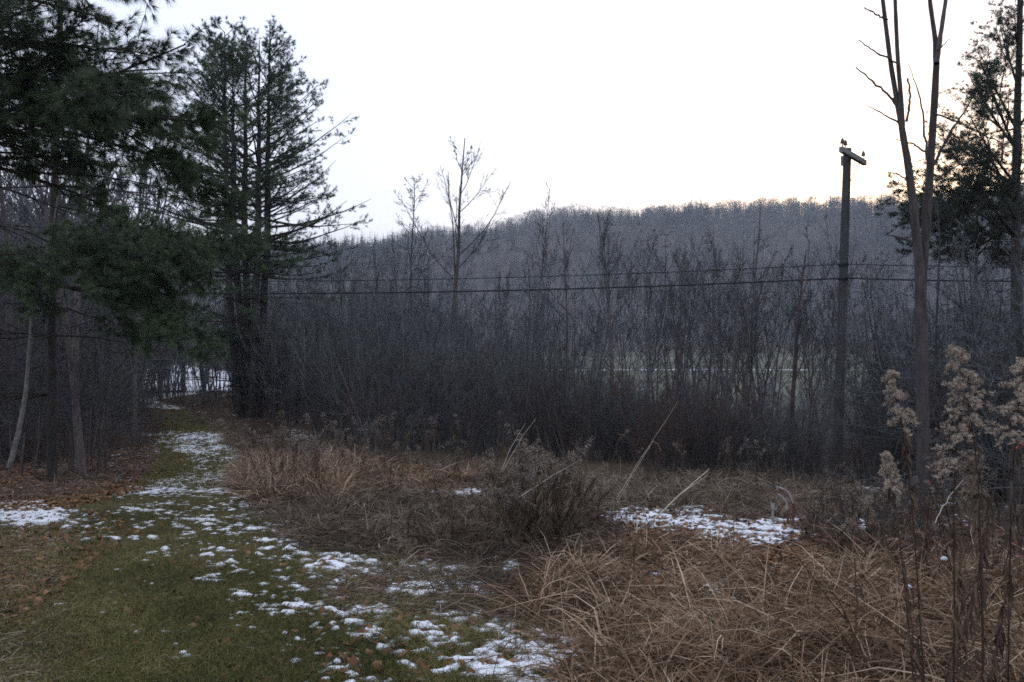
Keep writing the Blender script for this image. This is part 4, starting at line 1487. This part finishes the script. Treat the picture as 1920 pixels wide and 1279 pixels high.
# big pale seed heads close at the right edge; aim each plant's top
BIG = [("fluffy seed head leaning left against the twin-stemmed trunk, leftmost of the big ones", 1715, 690, 2.75, .20, 1745, 1330),
       ("long drooping fluffy seed head hanging in the middle of the big ones", 1795, 690, 2.6, .34, 1790, 1400),
       ("fluffy seed head with side plumes reaching left, top of the big ones", 1840, 640, 2.55, .28, 1850, 1450),
       ("upright fluffy seed head at the right edge", 1895, 660, 2.6, .28, 1890, 1450),
       ("small ragged fluffy seed head low by the twin-stemmed trunk", 1700, 850, 2.7, .13, 1740, 1400),
       ("small fluffy seed head beneath the long drooping one", 1835, 850, 2.6, .15, 1850, 1420),
       ("half-hidden fluffy seed head beyond the right edge", 1960, 780, 2.5, .28, 1950, 1450)]
for k, (lb, px, py, Y, head, bx, by) in enumerate(BIG):
    top = W(px, py, Y)
    bx_ = (bx - 960) / FPX * (Y - .1)
    b = np.array([bx_, Y - .1, float(zg(bx_, Y - .1))])
    H = float(np.linalg.norm(top - b))
    d = top - b
    ty = math.atan2(d[0], d[2])
    tx = -math.atan2(d[1], d[2])
    rod(600 + k, b, lb, "big pale goldenrod heads at the right edge", H=H, head=head, nside=38, fl_n=22, fl_per=18, fl_len=.0088, fl_w=.0007, side=.36, leaves_n=46, leaf_len=.085, lean=.0, curl=.12, wob=.010, r0=.0042, tiltv=(tx, ty))

# weeds over the clearing: protos and copies
GR = [dict(H=1.0, head=.22, nside=20, fl_n=6, fl_per=8, fl_len=.011, fl_w=.0013, leaves_n=34, leaf_len=.09, lean=.15, curl=.6, r0=.0045) for _ in range(8)]
G_ROD = "dead goldenrods over the clearing"
L_ROD = "thin dead goldenrod with a nodding seed head among the dry grass"
rodp = [rod(650 + i, (0, 0, 0), L_ROD, G_ROD, dark=True, **GR[i]) for i in range(8)]
CR_ = [dict(H=1.05, head=.24, nside=22, fl_n=7, fl_per=8, fl_len=.012, fl_w=.0014, leaves_n=80, leaf_len=.11, lean=.15, curl=.7, r0=.005) for _ in range(5)]
CL = "dark dead goldenrod in the dense leaning clump in the middle of the clearing"
clp = [rod(680 + i, (0, 0, 0), CL, "dark goldenrods of the leaning clump", dark=True, **CR_[i]) for i in range(5)]
random.seed(31)


def weeds(n, poly, s0, s1, tilt, dirx=0., label=None, pr=None):
    for _ in range(n):
        q = poly_pts(poly, 1)[0]
        g0 = gp(q[0], q[1])
        o = put(pr or rodp, q[0], float(g0[1]), random.uniform(s0, s1), tilt=tilt)
        o.rotation_euler[1] += dirx
        if label:
            o['label'] = label


weeds(72, [(940, 1045), (925, 1000), (960, 975), (1050, 985), (1080, 1030), (1020, 1050)], .5, 1.02, .26, .10, None, clp)
weeds(26, [(740, 1030), (860, 985), (960, 1000), (960, 1050), (820, 1045)], .45, .8, .3, .5, None, clp)
LC = "dead goldenrod in the pale clump where the path bends"
weeds(32, [(500, 960), (480, 910), (560, 890), (650, 900), (660, 940), (560, 965)], .7, 1.1, .15, 0, LC)
weeds(34, [(520, 890), (520, 850), (640, 862), (800, 872), (930, 880), (930, 900), (700, 905)], .8, 1.25, .12, 0, "dead goldenrod with a pale head against the foot of the dark thicket")
weeds(14, [(1040, 905), (1040, 890), (1300, 900), (1500, 915), (1500, 930), (1200, 925)], .6, 1.0, .15, 0, "dead goldenrod with a pale head against the foot of the dark thicket")
weeds(30, [(640, 960), (660, 890), (900, 890), (1100, 920), (1100, 960), (860, 960)], .5, .95, .18)
weeds(12, [(1120, 1010), (1200, 990), (1260, 1010), (1260, 1040), (1130, 1050)], .35, .6, .15)
weeds(40, [(1560, 1090), (1540, 1000), (1640, 960), (1800, 980), (2050, 1000), (2050, 1120), (1700, 1110)], .5, .9, .2, .05, "dark dead goldenrod under the twin-stemmed tree", clp)
weeds(20, [(1540, 1060), (1530, 1000), (1600, 960), (1680, 980), (1660, 1080)], .45, .75, .3, .1, "dark dead goldenrod under the twin-stemmed tree", clp)

# dark stalks with hanging leaves in the right foreground
ST = [("tall dark stalk with hanging withered leaves, leaning right in the corner", 1745, 1400, 3.3, 1870, 880, 120), ("dark stalk crossing the leaning one at the right corner", 1820, 1380, 3.2, 1900, 980, 100),
      ("bare dark stalk bent over with a snow-capped kink", 1695, 1400, 3.4, 1702, 1105, 2), ("thin dark upright stalk in the tan grass, left of the bent one", 1585, 1400, 3.6, 1602, 1050, 8),
      ("short dark stalk leaning left in the tan grass", 1660, 1380, 3.4, 1560, 1110, 5), ("leafy dark stalk close behind the leaning one", 1760, 1330, 3.6, 1800, 1020, 120)]
for k, (lb, bx, by, Y, tx_, ty_, nl) in enumerate(ST):
    r = np.random.default_rng(700 + k)
    bx_ = (bx - 960) / FPX * Y
    b = np.array([bx_, Y, float(zg(bx_, Y))])
    top = W(tx_, ty_, Y + .15)
    n = 14
    t = np.linspace(0, 1, n)
    P = b[None] + (top - b)[None] * t[:, None]
    P[1:-1] += r.normal(size=(n - 2, 3)) * .004
    P[:, 0] += .03 * np.sin(t * 3.1)
    if k == 2:
        ex = np.stack([top + (W(1770, 1052, Y + .2) - top) * u for u in (.33, .66, 1.)])
        P = np.concatenate([P, ex])
        n += 3
    e = empty("weed_stalk", b, lb, "weed stalk")
    m_ = MB()
    V, F = tubes((P - b)[None], np.linspace(.006, .003, n)[None], 6, r.normal(size=(1, n, 6, 1)) * .12)
    m_.add(V, F, 0, smooth=True)
    m_.build("stem", [M_stalk], e)
    m_ = MB()
    i = r.integers(2, n - 2, nl)
    a = r.uniform(0, 6.28, nl)
    D = np.stack([np.cos(a) * .6, np.sin(a) * .6, np.full(nl, -.3)], -1)
    Pl = grow(r, P[i] - b + (P[i + 1] - P[i]) * r.uniform(size=(nl, 1)), D, r.uniform(.05, .14, nl), 6, .22, -1.0)
    wd = r.uniform(.002, .006, nl)[:, None] * np.array([.3, .9, 1, .8, .5, .1])[None]
    V, F = ribbons(Pl, wd, nrm(r.normal(size=(nl, 3))))
    m_.add(V, F, 0, np.repeat(r.beta(2, 2, nl), 12))
    m_.build("withered_leaves", [M_withered], e)
    if k == 2:
        m_ = MB()
        for c in (P[13], P[-1]):
            th = np.linspace(0, math.pi, 7)
            V, F = tubes((c - b + np.array([0, 0, .004]) + np.stack([np.cos(th) * -.014, np.zeros(7), np.sin(th) * .006], -1))[None], np.array([[.001, .006, .009, .01, .009, .006, .001]]), 8)
            m_.add(V, F, 0, smooth=True)
        m_.build("snow_cap", [M_snow], e)

# pale broken stalks standing over the grass
STK = [("long pale straw stalk leaning right before the thicket", (1180, 905), (1270, 755), 9.8,   .0035, (1215, 900)), ("pale straw stalk bent over at its top, left of the long one", (1170, 915), (1224, 828), 9.6, .003, (1240, 845)),
       ("thick bleached stick slanting up from the snow patch", (1243, 960), (1330, 880), 8.6, .0075, None), ("thin pale stalk arching out of the dark weed clump's left", (950, 865), (985, 795), 7.4, .0025, None),
       ("second thin pale stalk rising beside the clump's arching one", (955, 865), (1004, 785), 7.4, .0025, None), ("straight pale straw leaning right across the weed clump", (998, 918), (1090, 862), 6.9, .0028, None),
       ("pale stick lying aslant near the dark brush pile", (1530, 1012), (1575, 955), 7.9, .004, None), ("bleached grass stem upright in the tan grass foreground", (968, 1260), (968, 1130), 4.4, .002, None),
       ("pale stem slanting across the seed heads", (1770, 960), (1830, 880), 3.4, .002, None)]
for k, (lb, a, b, Y, rad, _) in enumerate(STK):
    r = np.random.default_rng(800 + k)
    p, q = W(*a, Y), W(*b, Y + .25)
    d = q - p
    g = float(zg(p[0], p[1]))
    ext = max(0., (p[2] - g + .03) / max(d[2], .05))
    p0 = p - d * min(ext, .25)
    n = 12
    t = np.linspace(0, 1, n)
    P = p0[None] + (q - p0)[None] * t[:, None]
    P[:, 0] += np.sin(t * math.pi) * -.02
    P[1:] += r.normal(size=(n - 1, 3)) * .003
    if k == 1:
        P = np.concatenate([P, [q + np.array([.06, 0, -.03]), q + np.array([.1, 0, -.12])]])
        n += 2
    if k == 2:
        pass
    m_ = MB()
    V, F = tubes((P - p0)[None], np.linspace(rad, rad * .45, n)[None], 6, r.normal(size=(1, n, 6, 1)) * .08)
    m_.add(V, F, 0, r.uniform(.3, .8), smooth=True)
    if k == 2:
        P2 = np.stack([P[6] + (W(1325, 893, Y + .2) - P[6]) * u for u in np.linspace(0, 1, 6)])
        V, F = tubes((P2 - p0)[None], np.linspace(rad * .6, rad * .3, 6)[None], 5)
        m_.add(V, F, 0, .6, smooth=True)
    o = m_.build("broken_stalk", [M_straw], loc=p0)
    tag(o, lb, "stalk")

# gooseneck pipes and stub in the clearing
gY = float(PIPE[1])


def goose(label, pts, rad):
    g0 = W(*pts[0], gY)
    g0[2] = float(zg(g0[0], g0[1])) - .1
    P = np.array([g0] + [W(*p, gY) for p in pts[1:]])
    s = np.concatenate([[0], np.cumsum(np.linalg.norm(np.diff(P, axis=0), axis=1))])
    q = np.linspace(0, s[-1], 30)
    Q = np.stack([np.interp(q, s, P[:, c]) for c in range(3)], -1)
    for _ in range(3):
        Q[1:-1] = (Q[:-2] + 2 * Q[1:-1] + Q[2:]) / 4
    e = empty("gooseneck_pipe", g0, label, "pipe")
    for nm, sl, mt in (("riser", slice(0, 17), M_rust), ("bend", slice(16, 30), M_steel)):
        m_ = MB()
        seg = Q[sl] - g0
        V, F = tubes(seg[None], np.full((1, len(seg)), rad if nm == "riser" else rad * 1.04), 12)
        m_.add(V, F, 0, smooth=True)
        m_.build(nm, [mt], e)


goose("taller outer gooseneck pipe bending left over the snowy clearing", [(1487, 985), (1487, 950), (1484, 934), (1477, 922), (1466, 916), (1455, 914)], .0105)
goose("shorter rust-streaked gooseneck pipe inside the taller one", [(1478, 990), (1477, 960), (1475, 945), (1470, 935), (1464, 930), (1457, 928)], .012)
c = W(1449, 950, gY + .12)
zb = float(zg(c[0], c[1])) - .05
zt = W(1449, 944, gY + .12)[2]
m_ = MB()
zs = np.array([0, zt - zb - .06, zt - zb - .06, zt - zb, zt - zb, zt - zb - .02])
V, F = tubes(np.stack([np.zeros(6), np.zeros(6), zs], -1)[None], np.array([[.014, .014, .021, .021, .016, .0]]), 14)
m_.add(V, F, 0)
o = m_.build("pipe_stub", [M_pvc], loc=(c[0], c[1], zb))
tag(o, "short white capped pipe stub left of the gooseneck pipes", "pipe stub")

# rose bush with red hips at right, brush pile
r = np.random.default_rng(900)
tr, cr = woody(901, 9, 1.9, .008, .3, .45, 9, 5, 3, ang=.8, trop=-.05, wob=.14, minr=.002, first=.15)
Vc, Tc, _ = cr.data()
pick = Vc[r.integers(0, len(Vc), 60)]
pick = pick[(pick[:, 2] > .35) & (pick[:, 2] < 1.15)][:14]
loc = place(1850, 5.2)
rb = plant("rose_bush", (tr, cr), (M_stalk, M_twig_red), "dark thorny bush with a few red berries below the big seed heads", "bush", None, loc, names=("stems", "twigs"))
th = np.linspace(0, math.pi, 6)
hp = MB()
V, F = tubes(np.stack([np.zeros(6), np.zeros(6), -.008 + np.cos(th) * .009], -1)[None], (np.sin(th) * .0055 + 1e-4)[None], 8)
hp.add(V, F, 0, smooth=True)
bme = hp.mesh("berry", [M_berry])
for p in pick:
    o = bpy.data.objects.new("berry", bme)
    COL.objects.link(o)
    o.parent = rb
    o.location = [float(c) for c in p]
TG = [woody(930 + i, 4, 3.6, .03, .5, .35, 11, 7, 5, ang=.85, trop=.04, wob=.14, minr=.0046, first=.12, ratio=.55) for i in range(4)]
tgp = [plant("twiggy_shrub", p, (M_twig, M_twig if i < 3 else M_twig_pale), "grey twiggy shrub in the tangle at the right edge", "shrub", "pale twiggy shrubs at the right edge") for i, p in enumerate(TG)]
random.seed(77)
for k in range(110):
    px = random.uniform(1720, 2120)
    Y = random.uniform(9.8, 19)
    if px < 1700 + 3200 / Y - 160 and Y < 23:
        continue
    put(tgp, px, Y, random.uniform(.65, 1.1) * (1 + .05 * (Y - 10)), tilt=.1)
for k, (px, Y, s, lb) in enumerate([(1600, 7.2, .75, "dark twiggy bush left of the twin-stemmed trunk"), (1690, 6.6, .7, "dark dense bush at the foot of the twin-stemmed trunk"), (1950, 6.5, .9, "dark dense bush at the right edge beyond the seed heads"), (1800, 7.5, .95, "dark bush behind the berry bush")]):
    p = woody(910 + k, 12, 1.5, .008, .4, .5, 9, 5, 4, ang=.8, trop=.0, wob=.15, minr=.0022, first=.12)
    o = plant("bare_bush", p, (M_stalk, M_twig), lb, "bush", None, place(px, Y), names=("stems", "twigs"))
    o.scale = (s, s, s)

# ------------------------------------------------------------------ haze
hm = bpy.data.materials.new("haze_air")
hm.use_nodes = True
hm.node_tree.nodes.clear()
ho = hm.node_tree.nodes.new("ShaderNodeOutputMaterial")
hv = hm.node_tree.nodes.new("ShaderNodeVolumePrincipled")
hv.inputs["Color"].default_value = (.78, .84, .94, 1)
hv.inputs["Density"].default_value = .00046
hm.node_tree.links.new(hv.outputs[0], ho.inputs["Volume"])
hx, hz0, hz1 = 2700., -14., 210.
V = np.array([[sx * hx, sy * hx, z] for z in (hz0, hz1) for sx, sy in ((-1, -1), (1, -1), (1, 1), (-1, 1))])
m_ = MB()
m_.add(V, np.array([[3, 2, 1, 0], [4, 5, 6, 7], [0, 1, 5, 4], [1, 2, 6, 5], [2, 3, 7, 6], [3, 0, 4, 7]]), 0)
tag(m_.build("haze", [hm]), kind='stuff')
